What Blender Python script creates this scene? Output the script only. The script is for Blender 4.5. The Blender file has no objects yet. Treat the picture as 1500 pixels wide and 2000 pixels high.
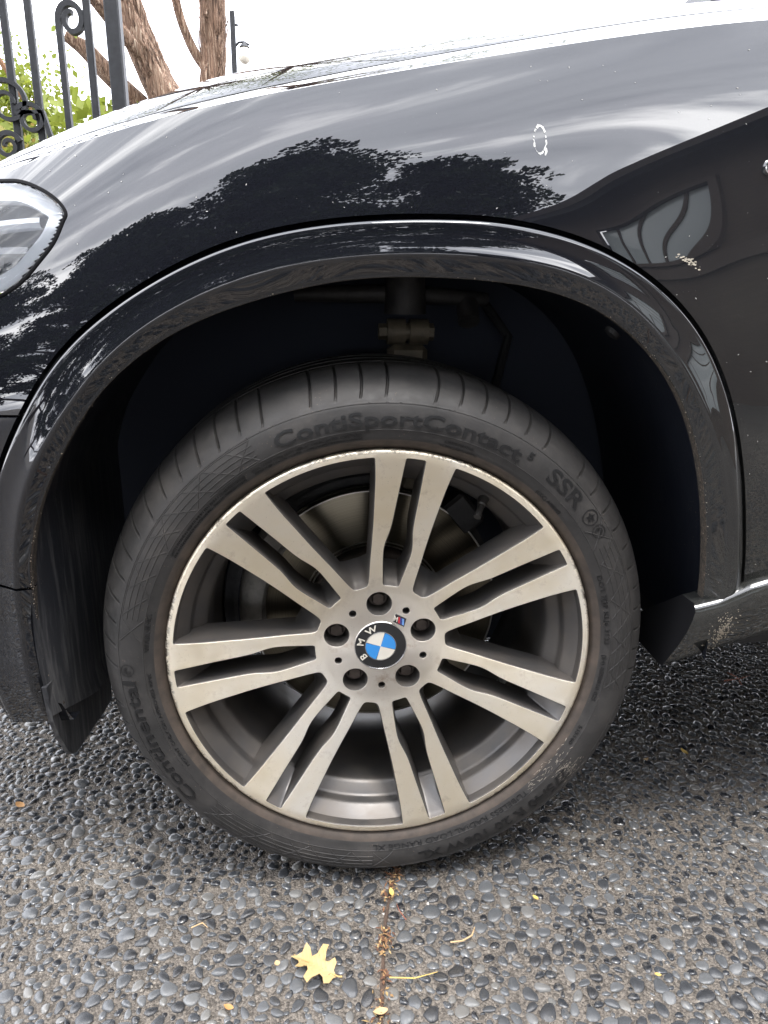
import bpy, bmesh, math, random
import numpy as np
from mathutils import Vector, Matrix, noise
from mathutils.geometry import delaunay_2d_cdt

sc = bpy.context.scene
COL = sc.collection
R = math.radians

# ------------------------------------------------------------------ camera
CAM = Vector((-0.0741, -0.8092, 0.8053))
RT = Vector((0.99622695, -0.08562214, 0.01416715))
UP = Vector((0.01190893, 0.29656748, 0.95493765))
FW = Vector((0.08596531, 0.95116591, -0.29646818))
cd = bpy.data.cameras.new('camera')
cam = bpy.data.objects.new('camera', cd)
COL.objects.link(cam)
cam.matrix_world = Matrix(((RT.x, UP.x, -FW.x, CAM.x), (RT.y, UP.y, -FW.y, CAM.y), (RT.z, UP.z, -FW.z, CAM.z), (0, 0, 0, 1)))
cd.sensor_fit = 'HORIZONTAL'
cd.sensor_width = 36.0
cd.lens = 36.0 * 1388.0 / 1500.0
cd.clip_start = 0.02
cd.clip_end = 2000
sc.camera = cam

# ------------------------------------------------------------------ sky, sun, exposure
SUN_EL, SUN_AZ = R(72), R(160)         # azimuth clockwise from +Y
world = bpy.data.worlds.new('World')
sc.world = world
world.use_nodes = True
wt = world.node_tree
wt.nodes.clear()
def wn(t, **k):
    n = wt.nodes.new(t)
    for a, b in k.items():
        setattr(n, a, b)
    return n
wout = wn('ShaderNodeOutputWorld')
wbg = wn('ShaderNodeBackground')
wbg.inputs['Strength'].default_value = 0.10
wsky = wn('ShaderNodeTexSky', sky_type='NISHITA')
wsky.sun_disc = False
wsky.sun_elevation = SUN_EL
wsky.sun_rotation = SUN_AZ
wtc = wn('ShaderNodeTexCoord')
wsep = wn('ShaderNodeSeparateXYZ')
wt.links.new(wtc.outputs['Generated'], wsep.inputs[0])
def wm(op, a, b):
    n = wn('ShaderNodeMath', operation=op)
    for i, v in enumerate((a, b)):
        if isinstance(v, (int, float)):
            n.inputs[i].default_value = v
        else:
            wt.links.new(v, n.inputs[i])
    return n.outputs[0]
zc = wm('ADD', wm('MAXIMUM', wsep.outputs['Z'], 0.0), 0.22)
wc = wn('ShaderNodeCombineXYZ')
wt.links.new(wm('DIVIDE', wsep.outputs['X'], zc), wc.inputs[0])
wt.links.new(wm('DIVIDE', wsep.outputs['Y'], zc), wc.inputs[1])
wmap = wn('ShaderNodeMapping')
wmap.inputs['Rotation'].default_value = (0, 0, R(24))
wmap.inputs['Scale'].default_value = (0.8, 3.0, 1)
wt.links.new(wc.outputs[0], wmap.inputs[0])
wno = wn('ShaderNodeTexNoise')
wno.inputs['Scale'].default_value = 1.3
wno.inputs['Detail'].default_value = 8
wno.inputs['Roughness'].default_value = 0.55
wno.inputs['Distortion'].default_value = 1.3
wt.links.new(wmap.outputs[0], wno.inputs['Vector'])
wr = wn('ShaderNodeValToRGB')                 # brightness of the cloud sheet
e = wr.color_ramp.elements
e[0].position = 0.33; e[0].color = (0.34, 0.355, 0.39, 1)
e[1].position = 0.66; e[1].color = (1.12, 1.12, 1.12, 1)
k = wr.color_ramp.elements.new(0.5); k.color = (0.46, 0.475, 0.51, 1)
wt.links.new(wno.outputs['Fac'], wr.inputs[0])
wcl = wn('ShaderNodeMix', data_type='RGBA', blend_type='MULTIPLY')
wcl.inputs[0].default_value = 1.0
wt.links.new(wr.outputs[0], wcl.inputs[6])
wcl.inputs[7].default_value = (52, 52, 53, 1)
wr2 = wn('ShaderNodeValToRGB')                # cloud cover with a few blue gaps
e = wr2.color_ramp.elements
e[0].position = 0.30; e[0].color = (0.25, 0.25, 0.25, 1)
e[1].position = 0.42; e[1].color = (1, 1, 1, 1)
wno2 = wn('ShaderNodeTexNoise')
wno2.inputs['Scale'].default_value = 0.9
wno2.inputs['Detail'].default_value = 5
wt.links.new(wc.outputs[0], wno2.inputs['Vector'])
wt.links.new(wno2.outputs['Fac'], wr2.inputs[0])
wmx = wn('ShaderNodeMix', data_type='RGBA')
wt.links.new(wr2.outputs[0], wmx.inputs[0])
wt.links.new(wsky.outputs[0], wmx.inputs[6])
wt.links.new(wcl.outputs[2], wmx.inputs[7])
wt.links.new(wmx.outputs[2], wbg.inputs['Color'])
wt.links.new(wbg.outputs[0], wout.inputs[0])

sl = bpy.data.lights.new('sun', 'SUN')
sl.energy = 1.5
sl.angle = R(14)
sl.color = (1.0, 0.95, 0.88)
sun = bpy.data.objects.new('sun', sl)
COL.objects.link(sun)
sd = Vector((math.sin(SUN_AZ) * math.cos(SUN_EL), math.cos(SUN_AZ) * math.cos(SUN_EL), math.sin(SUN_EL)))
sun.rotation_euler = sd.to_track_quat('Z', 'Y').to_euler()
sun.location = sd * 30
sc.view_settings.view_transform = 'Standard'
sc.view_settings.look = 'None'
sc.view_settings.gamma = 1
sc.view_settings.exposure = 1.0

# ------------------------------------------------------------------ helpers
rng = random.Random(7)

def tag(o, label=None, cat=None, group=None, kind=None):
    if label: o['label'] = label
    if cat: o['category'] = cat
    if group: o['group'] = group
    if kind: o['kind'] = kind
    return o

def empty(name, loc=(0, 0, 0), parent=None):
    o = bpy.data.objects.new(name, None)
    o.location = loc
    o.empty_display_size = 0.1
    o.parent = parent
    COL.objects.link(o)
    return o

def obj(name, verts, faces, mat, parent=None, smooth=True, mi=None, sharp=None):
    me = bpy.data.meshes.new(name)
    me.from_pydata([tuple(map(float, v)) for v in verts], [], [tuple(map(int, f)) for f in faces])
    mats = mat if isinstance(mat, (list, tuple)) else [mat]
    for m in mats:
        me.materials.append(m)
    if mi is not None:
        me.polygons.foreach_set('material_index', list(mi))
    if smooth:
        me.polygons.foreach_set('use_smooth', [True] * len(me.polygons))
        if sharp:
            me.set_sharp_from_angle(angle=R(sharp))
    me.update()
    o = bpy.data.objects.new(name, me)
    COL.objects.link(o)
    o.parent = parent
    return o

class MB:
    def __init__(s):
        s.v, s.f, s.m = [], [], []
    def add(s, v, f, m=0):
        n = len(s.v)
        s.v += [tuple(p) for p in v]
        s.f += [tuple(i + n for i in q) for q in f]
        s.m += [m] * len(f)
        return s
    def grid(s, rows, m=0, closed=False):
        nr, nc = len(rows), len(rows[0])
        f = []
        for i in range(nr - 1):
            for j in range(nc if closed else nc - 1):
                k = (j + 1) % nc
                f.append((i * nc + j, i * nc + k, (i + 1) * nc + k, (i + 1) * nc + j))
        return s.add([p for r in rows for p in r], f, m)
    def box(s, c, h, rot=None, m=0):
        V = []
        for sx in (-1, 1):
            for sy in (-1, 1):
                for sz in (-1, 1):
                    p = Vector((sx * h[0], sy * h[1], sz * h[2]))
                    if rot: p = rot @ p
                    V.append(p + Vector(c))
        return s.add(V, [(0, 1, 3, 2), (4, 6, 7, 5), (0, 4, 5, 1), (2, 3, 7, 6), (0, 2, 6, 4), (1, 5, 7, 3)], m)
    def bbox(s, c, h, b, rot=None, m=0):
        # box with chamfered edges
        V = []; idx = {}
        for sx in (-1, 1):
            for sy in (-1, 1):
                for sz in (-1, 1):
                    for a in range(3):
                        q = [sx * (h[0] - b), sy * (h[1] - b), sz * (h[2] - b)]
                        q[a] += (sx, sy, sz)[a] * b
                        p = Vector(q)
                        if rot: p = rot @ p
                        idx[(sx, sy, sz, a)] = len(V)
                        V.append(p + Vector(c))
        F = []
        for a in range(3):
            b1, b2 = (a + 1) % 3, (a + 2) % 3
            for sg in (-1, 1):
                q = []
                for u, w in ((-1, -1), (1, -1), (1, 1), (-1, 1)):
                    t = [0, 0, 0]; t[a] = sg; t[b1] = u; t[b2] = w
                    q.append(idx[(t[0], t[1], t[2], a)])
                F.append(q if sg > 0 else q[::-1])
        for a in range(3):
            b1, b2 = (a + 1) % 3, (a + 2) % 3
            for u in (-1, 1):
                for w in (-1, 1):
                    q = []
                    for sg in (-1, 1):
                        t = [0, 0, 0]; t[a] = sg; t[b1] = u; t[b2] = w
                        q.append((idx[(*t, b1)], idx[(*t, b2)]))
                    F.append((q[0][0], q[0][1], q[1][1], q[1][0]))
        for sx in (-1, 1):
            for sy in (-1, 1):
                for sz in (-1, 1):
                    F.append([idx[(sx, sy, sz, a)] for a in range(3)])
        return s.add(V, F, m)
    def tube(s, pts, rad, n=8, m=0, jit=None, cap=True):
        pts = [Vector(p) for p in pts]
        rows = []
        ref = None
        for i, p in enumerate(pts):
            t = (pts[min(i + 1, len(pts) - 1)] - pts[max(i - 1, 0)]).normalized()
            if ref is None:
                ref = Vector((0, 0, 1)) if abs(t.z) < 0.9 else Vector((1, 0, 0))
            a = (ref - t * ref.dot(t)).normalized()
            ref = a
            b = t.cross(a)
            r = rad[i] if isinstance(rad, (list, tuple)) else rad
            row = []
            for j in range(n):
                th = 2 * math.pi * j / n
                rr = r * (jit(i, th, p) if jit else 1)
                row.append(p + (a * math.cos(th) + b * math.sin(th)) * rr)
            rows.append(row)
        n0 = len(s.v)
        s.grid(rows, m, True)
        if cap:
            s.f.append(tuple(range(n0, n0 + n))[::-1]); s.m.append(m)
            k = n0 + (len(rows) - 1) * n
            s.f.append(tuple(range(k, k + n))); s.m.append(m)
        return s
    def revolve(s, prof, n, m=0, c=(0, 0, 0), a0=0.0, a1=360.0):
        # prof: (r, Y) about the Y axis through c
        full = abs(a1 - a0) >= 359.9
        cols = n if full else n + 1
        rows = []
        for r, y in prof:
            rows.append([(c[0] + r * math.cos(R(a0 + (a1 - a0) * j / n)), c[1] + y, c[2] + r * math.sin(R(a0 + (a1 - a0) * j / n))) for j in range(cols)])
        return s.grid(rows, m, full)
    def build(s, name, mat, parent=None, smooth=True, sharp=35):
        return obj(name, s.v, s.f, mat, parent, smooth, s.m, sharp)

def smooth1(a, sig):
    a = np.asarray(a, float)
    k = int(3 * sig) + 1
    w = np.exp(-0.5 * (np.arange(-k, k + 1) / sig) ** 2); w /= w.sum()
    p = np.concatenate([2 * a[0] - a[1:k + 1][::-1], a, 2 * a[-1] - a[-k - 1:-1][::-1]])
    return np.convolve(p, w, 'valid')

# ------------------------------------------------------------------ materials
class NT:
    def __init__(s, name):
        s.mat = bpy.data.materials.new(name)
        s.mat.use_nodes = True
        s.t = s.mat.node_tree
        s.b = s.t.nodes['Principled BSDF']
        s.out = s.t.nodes['Material Output']
        s._tc = None
    def n(s, t, **k):
        q = s.t.nodes.new(t)
        for a, b in k.items():
            setattr(q, a, b)
        return q
    def l(s, a, b):
        s.t.links.new(a, b)
    def co(s, which='Object'):
        if s._tc is None:
            s._tc = s.n('ShaderNodeTexCoord')
        return s._tc.outputs[which]
    def set(s, **k):
        for a, b in k.items():
            s.b.inputs[a.replace('_', ' ')].default_value = b
        return s
    def noise(s, scale, detail=4, rough=0.55, vec=None, dist=0.0, mapscale=None, which='Object'):
        q = s.n('ShaderNodeTexNoise')
        q.inputs['Scale'].default_value = scale
        q.inputs['Detail'].default_value = detail
        q.inputs['Roughness'].default_value = rough
        q.inputs['Distortion'].default_value = dist
        v = vec or s.co(which)
        if mapscale:
            m = s.n('ShaderNodeMapping'); m.inputs['Scale'].default_value = mapscale
            s.l(v, m.inputs[0]); v = m.outputs[0]
        s.l(v, q.inputs['Vector'])
        return q.outputs['Fac']
    def voro(s, scale, feature='F1', vec=None, out='Distance', rand=1.0):
        q = s.n('ShaderNodeTexVoronoi'); q.feature = feature
        q.inputs['Scale'].default_value = scale
        q.inputs['Randomness'].default_value = rand
        s.l(vec or s.co(), q.inputs['Vector'])
        return q.outputs[out]
    def ramp(s, fac, stops, interp='LINEAR'):
        q = s.n('ShaderNodeValToRGB'); q.color_ramp.interpolation = interp
        e = q.color_ramp.elements
        while len(e) < len(stops):
            e.new(0.5)
        for i, (p, c) in enumerate(stops):
            e[i].position = p
            e[i].color = (c, c, c, 1) if isinstance(c, (int, float)) else (*c, 1)
        s.l(fac, q.inputs[0])
        return q.outputs[0]
    def mix(s, fac, a, b, blend='MIX'):
        q = s.n('ShaderNodeMix', data_type='RGBA', blend_type=blend)
        for i, v in ((0, fac), (6, a), (7, b)):
            if isinstance(v, (int, float)):
                q.inputs[i].default_value = v if i == 0 else (v, v, v, 1)
            elif isinstance(v, tuple):
                q.inputs[i].default_value = (*v, 1)
            else:
                s.l(v, q.inputs[i])
        return q.outputs[2]
    def math(s, op, a, b=0.0, c=None):
        q = s.n('ShaderNodeMath', operation=op)
        for i, v in enumerate((a, b, c)):
            if v is None: continue
            if isinstance(v, (int, float)): q.inputs[i].default_value = v
            else: s.l(v, q.inputs[i])
        return q.outputs[0]
    def sep(s, which='Object'):
        q = s.n('ShaderNodeSeparateXYZ'); s.l(s.co(which), q.inputs[0])
        return q.outputs
    def link(s, **k):
        for a, b in k.items():
            s.l(b, s.b.inputs[a.replace('_', ' ')])
        return s
    def bump(s, h, strength=0.3, dist=0.001, to='Normal', prev=None):
        q = s.n('ShaderNodeBump')
        q.inputs['Strength'].default_value = strength
        q.inputs['Distance'].default_value = dist
        s.l(h, q.inputs['Height'])
        if prev is not None: s.l(prev, q.inputs['Normal'])
        s.l(q.outputs[0], s.b.inputs[to])
        return q.outputs[0]

def simple(name, col, rough=0.5, metal=0.0, **k):
    m = NT(name).set(Base_Color=(*col, 1), Roughness=rough, Metallic=metal)
    m.set(**k)
    return m.mat

def mat_paint():
    m = NT('black_car_paint')
    m.set(Metallic=0.0, Roughness=0.6, Specular_IOR_Level=0.0)
    m.set(Coat_Weight=1.0, Coat_IOR=1.72, Coat_Roughness=0.025)
    z = m.sep()[2]
    # dust specks and film, denser towards the ground
    low = m.n('ShaderNodeMapRange'); m.l(z, low.inputs[0])
    low.inputs[1].default_value = 1.06; low.inputs[2].default_value = 0.45
    low.inputs[3].default_value = 0.0; low.inputs[4].default_value = 1.0
    low = low.outputs[0]
    film = m.noise(9, 5, 0.6)
    rear = m.n('ShaderNodeMapRange'); m.l(m.sep()[0], rear.inputs[0])     # road spray thrown back by the wheel
    rear.inputs[1].default_value = 0.12; rear.inputs[2].default_value = 0.42
    rear.inputs[3].default_value = 0.06; rear.inputs[4].default_value = 1.0
    film2 = m.math('MULTIPLY', m.math('MULTIPLY', low, rear.outputs[0]), m.ramp(film, [(0.3, 0.35), (0.75, 1.0)]))
    fine = m.noise(1500, 2, 0.6)
    film2 = m.math('MULTIPLY', film2, m.ramp(fine, [(0.38, 0.25), (0.68, 1.0)]))
    speck = m.ramp(m.voro(330), [(0.0, 1), (0.10, 1), (0.16, 0)])
    gate = m.ramp(m.noise(46, 3, 0.6), [(0.52, 0.0), (0.72, 1.0)])
    keep = m.ramp(m.voro(330, out='Color'), [(0.78, 0.0), (0.80, 1.0)])
    sp = m.math('MULTIPLY', m.math('MULTIPLY', speck, gate), m.math('MULTIPLY', keep, m.math('ADD', m.math('MULTIPLY', low, 0.8), 0.12)))
    flake = m.ramp(m.noise(2600, 1, 0.5), [(0.42, (0.0045, 0.0050, 0.0070)), (0.72, (0.012, 0.013, 0.018))])
    c = m.mix(m.math('MULTIPLY', film2, 0.40), flake, (0.15, 0.15, 0.12))
    c = m.mix(m.math('MINIMUM', sp, 0.85), c, (0.42, 0.40, 0.36))
    m.link(Base_Color=c)
    cr = m.math('MULTIPLY', film2, 0.05)
    m.link(Coat_Roughness=m.math('ADD', cr, 0.008))
    m.link(Coat_Weight=m.math('SUBTRACT', 1.0, m.math('MULTIPLY', sp, 0.9)))
    return m.mat

def mat_tyre():
    m = NT('tyre_rubber').set(Roughness=0.62, Specular_IOR_Level=0.4)
    a = m.noise(14, 6, 0.65); b = m.noise(70, 5, 0.7)
    base = m.ramp(a, [(0.3, (0.019, 0.0185, 0.018)), (0.55, (0.033, 0.031, 0.030)), (0.8, (0.056, 0.051, 0.047))])
    dust = m.ramp(b, [(0.5, 0.0), (0.75, 1.0)])
    c = m.mix(m.math('MULTIPLY', dust, 0.24), base, (0.095, 0.086, 0.077))
    sp = m.math('MULTIPLY', m.ramp(m.voro(260), [(0.08, 1), (0.14, 0)]), m.ramp(m.noise(30, 2), [(0.58, 0), (0.64, 1)]))
    c = m.mix(m.math('MULTIPLY', sp, 0.6), c, (0.25, 0.18, 0.12))
    m.link(Base_Color=c)
    m.link(Roughness=m.ramp(b, [(0.3, 0.5), (0.7, 0.72)]))
    m.bump(m.noise(420, 4, 0.65), 0.25, 0.0006)
    return m.mat

def mat_bead():
    m = NT('brown_dusty_rubber').set(Roughness=0.7)
    m.link(Base_Color=m.ramp(m.noise(40, 5, 0.6), [(0.3, (0.035, 0.028, 0.023)), (0.75, (0.085, 0.064, 0.050))]))
    m.bump(m.noise(400, 3), 0.2, 0.0005)
    return m.mat

def mat_face():
    m = NT('machined_alloy').set(Metallic=0.90, Roughness=0.32, Anisotropic=0.7)
    o = m.sep()
    rad = m.math('SQRT', m.math('ADD', m.math('MULTIPLY', o[0], o[0]), m.math('MULTIPLY', o[2], o[2])))
    tone = m.noise(7, 4, 0.6)
    fine = m.noise(55, 6, 0.7)
    c = m.ramp(tone, [(0.32, (0.82, 0.72, 0.54)), (0.5, (0.88, 0.80, 0.655)), (0.7, (0.90, 0.855, 0.765))])
    c = m.mix(m.ramp(fine, [(0.56, 0.0), (0.78, 0.4)]), c, (0.33, 0.24, 0.15))
    hubz = m.n('ShaderNodeMapRange'); m.l(rad, hubz.inputs[0])
    hubz.inputs[1].default_value = 0.12; hubz.inputs[2].default_value = 0.05
    c = m.mix(m.math('MULTIPLY', hubz.outputs[0], 0.8), c, (0.66, 0.62, 0.575))
    rust = m.math('MULTIPLY', m.ramp(m.noise(24, 5, 0.7), [(0.56, 0.0), (0.72, 0.7)]), hubz.outputs[0])
    c = m.mix(rust, c, (0.36, 0.25, 0.16))
    # dark pits
    pit = m.math('MULTIPLY', m.ramp(m.voro(520), [(0.09, 1), (0.15, 0)]), m.ramp(m.noise(90, 2), [(0.58, 0), (0.62, 1)]))
    c = m.mix(m.math('MULTIPLY', pit, 0.7), c, (0.06, 0.045, 0.03))
    # kerb scuffs round the lip
    lip = m.ramp(rad, [(0.2668, 0.0), (0.2678, 1.0)])
    sc_ = m.math('MULTIPLY', m.math('MULTIPLY', lip, m.ramp(m.noise(120, 5, 0.75), [(0.48, 0), (0.54, 1)])), m.ramp(m.noise(9, 2), [(0.42, 0.0), (0.56, 1.0)]))
    c = m.mix(m.math('MULTIPLY', sc_, 0.85), c, (0.07, 0.055, 0.045))
    m.link(Base_Color=c)
    tg = m.n('ShaderNodeTangent'); tg.direction_type = 'RADIAL'; tg.axis = 'Y'
    m.l(tg.outputs[0], m.b.inputs['Tangent'])
    # turned circular tool marks
    ang = m.math('ARCTAN2', o[2], o[0])
    cv = m.n('ShaderNodeCombineXYZ'); m.l(m.math('MULTIPLY', rad, 2600), cv.inputs[0]); m.l(m.math('MULTIPLY', ang, 6), cv.inputs[1])
    lines = m.noise(1.0, 2, 0.6, vec=cv.outputs[0])
    m.link(Roughness=m.math('ADD', m.ramp(fine, [(0.3, 0.34), (0.75, 0.50)]), m.math('MULTIPLY', pit, 0.3)))
    p = m.bump(lines, 0.10, 0.0003)
    m.bump(m.math('ADD', m.math('MULTIPLY', sc_, -1.0), m.math('MULTIPLY', pit, -0.5)), 0.5, 0.0006, prev=p)
    return m.mat

def mat_pocket():
    m = NT('grey_wheel_paint').set(Metallic=0.55, Roughness=0.34)
    d = m.noise(22, 5, 0.6)
    c = m.ramp(d, [(0.35, (0.098, 0.094, 0.092)), (0.7, (0.135, 0.120, 0.106))])
    sp = m.math('MULTIPLY', m.ramp(m.voro(420), [(0.08, 1), (0.14, 0)]), m.ramp(m.noise(40, 2), [(0.58, 0), (0.62, 1)]))
    c = m.mix(m.math('MULTIPLY', sp, 0.6), c, (0.05, 0.035, 0.025))
    m.link(Base_Color=c, Roughness=m.ramp(d, [(0.3, 0.36), (0.7, 0.52)]))
    m.bump(m.noise(700, 2), 0.06, 0.0004)
    return m.mat

def mat_disc():
    m = NT('brake_disc_steel').set(Metallic=1.0, Roughness=0.30, Anisotropic=0.9, Anisotropic_Rotation=0.25)
    o = m.sep()
    rad = m.math('SQRT', m.math('ADD', m.math('MULTIPLY', o[0], o[0]), m.math('MULTIPLY', o[2], o[2])))
    cv = m.n('ShaderNodeCombineXYZ'); m.l(m.math('MULTIPLY', rad, 700), cv.inputs[0])
    ln = m.noise(1.0, 3, 0.7, vec=cv.outputs[0])
    m.link(Base_Color=m.ramp(ln, [(0.3, (0.085, 0.075, 0.055)), (0.7, (0.175, 0.155, 0.118))]))
    tg = m.n('ShaderNodeTangent'); tg.direction_type = 'RADIAL'; tg.axis = 'Y'
    m.l(tg.outputs[0], m.b.inputs['Tangent'])
    m.bump(ln, 0.12, 0.0003)
    return m.mat

def mat_cast(name, c0, c1, metal=0.2, rough=0.7, bs=160):
    m = NT(name).set(Metallic=metal, Roughness=rough)
    m.link(Base_Color=m.ramp(m.noise(45, 5, 0.65), [(0.3, c0), (0.7, c1)]))
    m.bump(m.noise(bs, 4, 0.6), 0.5, 0.0015)
    return m.mat

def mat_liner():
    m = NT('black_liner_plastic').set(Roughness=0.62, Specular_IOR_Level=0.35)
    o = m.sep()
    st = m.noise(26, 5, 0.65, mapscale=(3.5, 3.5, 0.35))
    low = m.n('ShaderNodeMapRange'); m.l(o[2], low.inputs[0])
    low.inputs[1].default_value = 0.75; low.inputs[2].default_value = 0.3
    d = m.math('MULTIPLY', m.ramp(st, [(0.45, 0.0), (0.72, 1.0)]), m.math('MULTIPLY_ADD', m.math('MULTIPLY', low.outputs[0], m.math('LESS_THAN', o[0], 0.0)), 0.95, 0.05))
    c = m.mix(m.math('MULTIPLY', d, 0.6), m.mix(m.math('MULTIPLY', low.outputs[0], m.math('LESS_THAN', o[0], 0.0)), (0.0055, 0.0075, 0.014), (0.036, 0.037, 0.041)), (0.20, 0.195, 0.19))  # lower front paler: dust, plus light falling there put into the colour
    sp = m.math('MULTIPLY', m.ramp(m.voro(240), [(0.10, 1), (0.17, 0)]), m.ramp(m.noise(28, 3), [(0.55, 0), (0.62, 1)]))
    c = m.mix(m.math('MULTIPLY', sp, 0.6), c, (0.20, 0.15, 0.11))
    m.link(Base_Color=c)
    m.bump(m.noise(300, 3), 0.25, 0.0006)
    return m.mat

def mat_rim_dirt():
    m = NT('muddy_arch_edge').set(Roughness=0.85)
    m.link(Base_Color=m.ramp(m.noise(240, 4, 0.7), [(0.35, (0.015, 0.013, 0.012)), (0.55, (0.06, 0.048, 0.036)), (0.75, (0.16, 0.12, 0.085))]))
    m.bump(m.noise(320, 4, 0.7), 0.8, 0.002)
    return m.mat

def mat_concrete():
    m = NT('aggregate_concrete').set(Roughness=0.9)
    a = m.noise(3.0, 5, 0.6); g = m.noise(420, 4, 0.75); v = m.voro(330, out='Color'); v2 = m.voro(150, out='Color')
    c = m.ramp(a, [(0.3, (0.155, 0.134, 0.112)), (0.7, (0.225, 0.196, 0.165))])
    bw = m.n('ShaderNodeRGBToBW'); m.l(v, bw.inputs[0])
    c = m.mix(0.75, c, m.ramp(bw.outputs[0], [(0.15, 0.35), (0.5, 1.0), (0.85, 1.55)]), 'MULTIPLY')
    c = m.mix(0.7, c, m.ramp(g, [(0.3, 0.5), (0.5, 1.0), (0.75, 1.5)]), 'MULTIPLY')
    # beyond the modelled stones the same stones go on in the surface
    o = m.sep()
    far = m.math('MAXIMUM', m.ramp(m.math('ABSOLUTE', o[0]), [(0.0, 0.0), (1.0, 0.0)]), 0.0)
    ax = m.math('GREATER_THAN', m.math('ABSOLUTE', o[0]), 1.25)
    ay = m.math('GREATER_THAN', m.math('ABSOLUTE', m.math('SUBTRACT', o[1], 0.30)), 0.85)
    out = m.math('MAXIMUM', ax, ay)
    vd = m.voro(72); st = m.math('MULTIPLY', out, m.ramp(vd, [(0.46, 1.0), (0.56, 0.0)]))
    vt = m.n('ShaderNodeRGBToBW'); m.l(m.voro(72, out='Color'), vt.inputs[0])
    c = m.mix(st, c, m.ramp(vt.outputs[0], [(0.2, (0.030, 0.033, 0.037)), (0.6, (0.075, 0.080, 0.086)), (0.9, (0.13, 0.13, 0.125))]))
    m.link(Base_Color=c)
    m.link(Roughness=m.math('SUBTRACT', 0.92, m.math('MULTIPLY', st, 0.5)))
    h = m.math('ADD', m.math('ADD', m.math('MULTIPLY', g, 0.7), m.math('MULTIPLY', m.voro(330), -0.8)), m.math('MULTIPLY', m.math('MULTIPLY', out, vd), -3.0))
    m.bump(h, 1.0, 0.006)
    return m.mat

def mat_pebble():
    m = NT('dark_river_pebble').set(Specular_IOR_Level=0.6)
    oi = m.n('ShaderNodeAttribute'); oi.attribute_name = 'tone'; oi.attribute_type = 'GEOMETRY'
    info = m.n('ShaderNodeObjectInfo')
    t = m.math('FRACT', m.math('ADD', oi.outputs['Fac'], info.outputs['Random']))
    c = m.ramp(t, [(0.0, (0.015, 0.016, 0.019)), (0.3, (0.034, 0.037, 0.042)), (0.65, (0.070, 0.075, 0.081)), (0.88, (0.115, 0.118, 0.12)), (1.0, (0.14, 0.135, 0.125))])
    d = m.noise(110, 5, 0.7)
    c = m.mix(m.ramp(d, [(0.52, 0.0), (0.70, 0.65)]), c, (0.16, 0.147, 0.128))
    m.link(Base_Color=c, Roughness=m.ramp(d, [(0.38, 0.12), (0.7, 0.45)]))
    m.bump(m.noise(260, 4, 0.6), 0.25, 0.001)
    return m.mat

def mat_leaf(name, c0, c1, trans=0.35, rough=0.5):
    m = NT(name).set(Roughness=rough, Specular_IOR_Level=0.4)
    c = m.ramp(m.noise(3.3, 3, 0.6), [(0.3, c0), (0.7, c1)])
    m.link(Base_Color=c)
    if trans:
        tr = m.n('ShaderNodeBsdfTranslucent'); m.l(c, tr.inputs[0])
        mx = m.n('ShaderNodeMixShader'); mx.inputs[0].default_value = trans
        m.l(m.b.outputs[0], mx.inputs[1]); m.l(tr.outputs[0], mx.inputs[2])
        m.l(mx.outputs[0], m.out.inputs[0])
    return m.mat

def mat_bark():
    m = NT('peeling_brown_bark').set(Roughness=0.85)
    st = m.noise(16, 6, 0.65, mapscale=(4.5, 4.5, 0.2), dist=1.2)
    c = m.ramp(st, [(0.36, (0.05, 0.028, 0.018)), (0.46, (0.20, 0.115, 0.072)), (0.56, (0.34, 0.22, 0.15)), (0.68, (0.58, 0.46, 0.35))])
    m.link(Base_Color=c)
    m.bump(st, 1.0, 0.03)
    return m.mat

def mat_iron():
    m = NT('painted_iron').set(Roughness=0.55, Metallic=0.0)
    m.link(Base_Color=m.ramp(m.noise(40, 4), [(0.3, (0.012, 0.013, 0.016)), (0.7, (0.024, 0.026, 0.030))]))
    m.bump(m.noise(90, 4, 0.6), 0.25, 0.002)
    return m.mat

def mat_litter():
    m = NT('brown_leaf_litter').set(Roughness=0.85)
    oi = m.n('ShaderNodeAttribute'); oi.attribute_name = 'tone'
    c = m.ramp(oi.outputs['Fac'], [(0.0, (0.10, 0.045, 0.025)), (0.4, (0.19, 0.09, 0.045)), (0.75, (0.33, 0.21, 0.09)), (1.0, (0.50, 0.38, 0.18))])
    m.link(Base_Color=c)
    return m.mat

def mat_yleaf():
    m = NT('dry_yellow_leaf').set(Roughness=0.6)
    c = m.ramp(m.noise(45, 5, 0.6), [(0.3, (0.40, 0.27, 0.11)), (0.6, (0.47, 0.34, 0.155)), (0.8, (0.26, 0.15, 0.06))])
    o = m.sep()
    vein = m.math('ABSOLUTE', m.math('SINE', m.math('MULTIPLY', m.math('SUBTRACT', o[1], m.math('MULTIPLY', m.math('ABSOLUTE', o[0]), 0.9)), 480.0)))
    c = m.mix(m.ramp(vein, [(0.0, 0.5), (0.14, 0.0)]), c, (0.58, 0.46, 0.25))
    spot = m.ramp(m.noise(190, 3, 0.6), [(0.64, 0.0), (0.70, 0.8)])
    c = m.mix(spot, c, (0.17, 0.09, 0.04))
    m.link(Base_Color=c)
    m.bump(m.math('ADD', m.noise(120, 3), m.math('MULTIPLY', vein, 0.6)), 0.35, 0.0012)
    return m.mat

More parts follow.
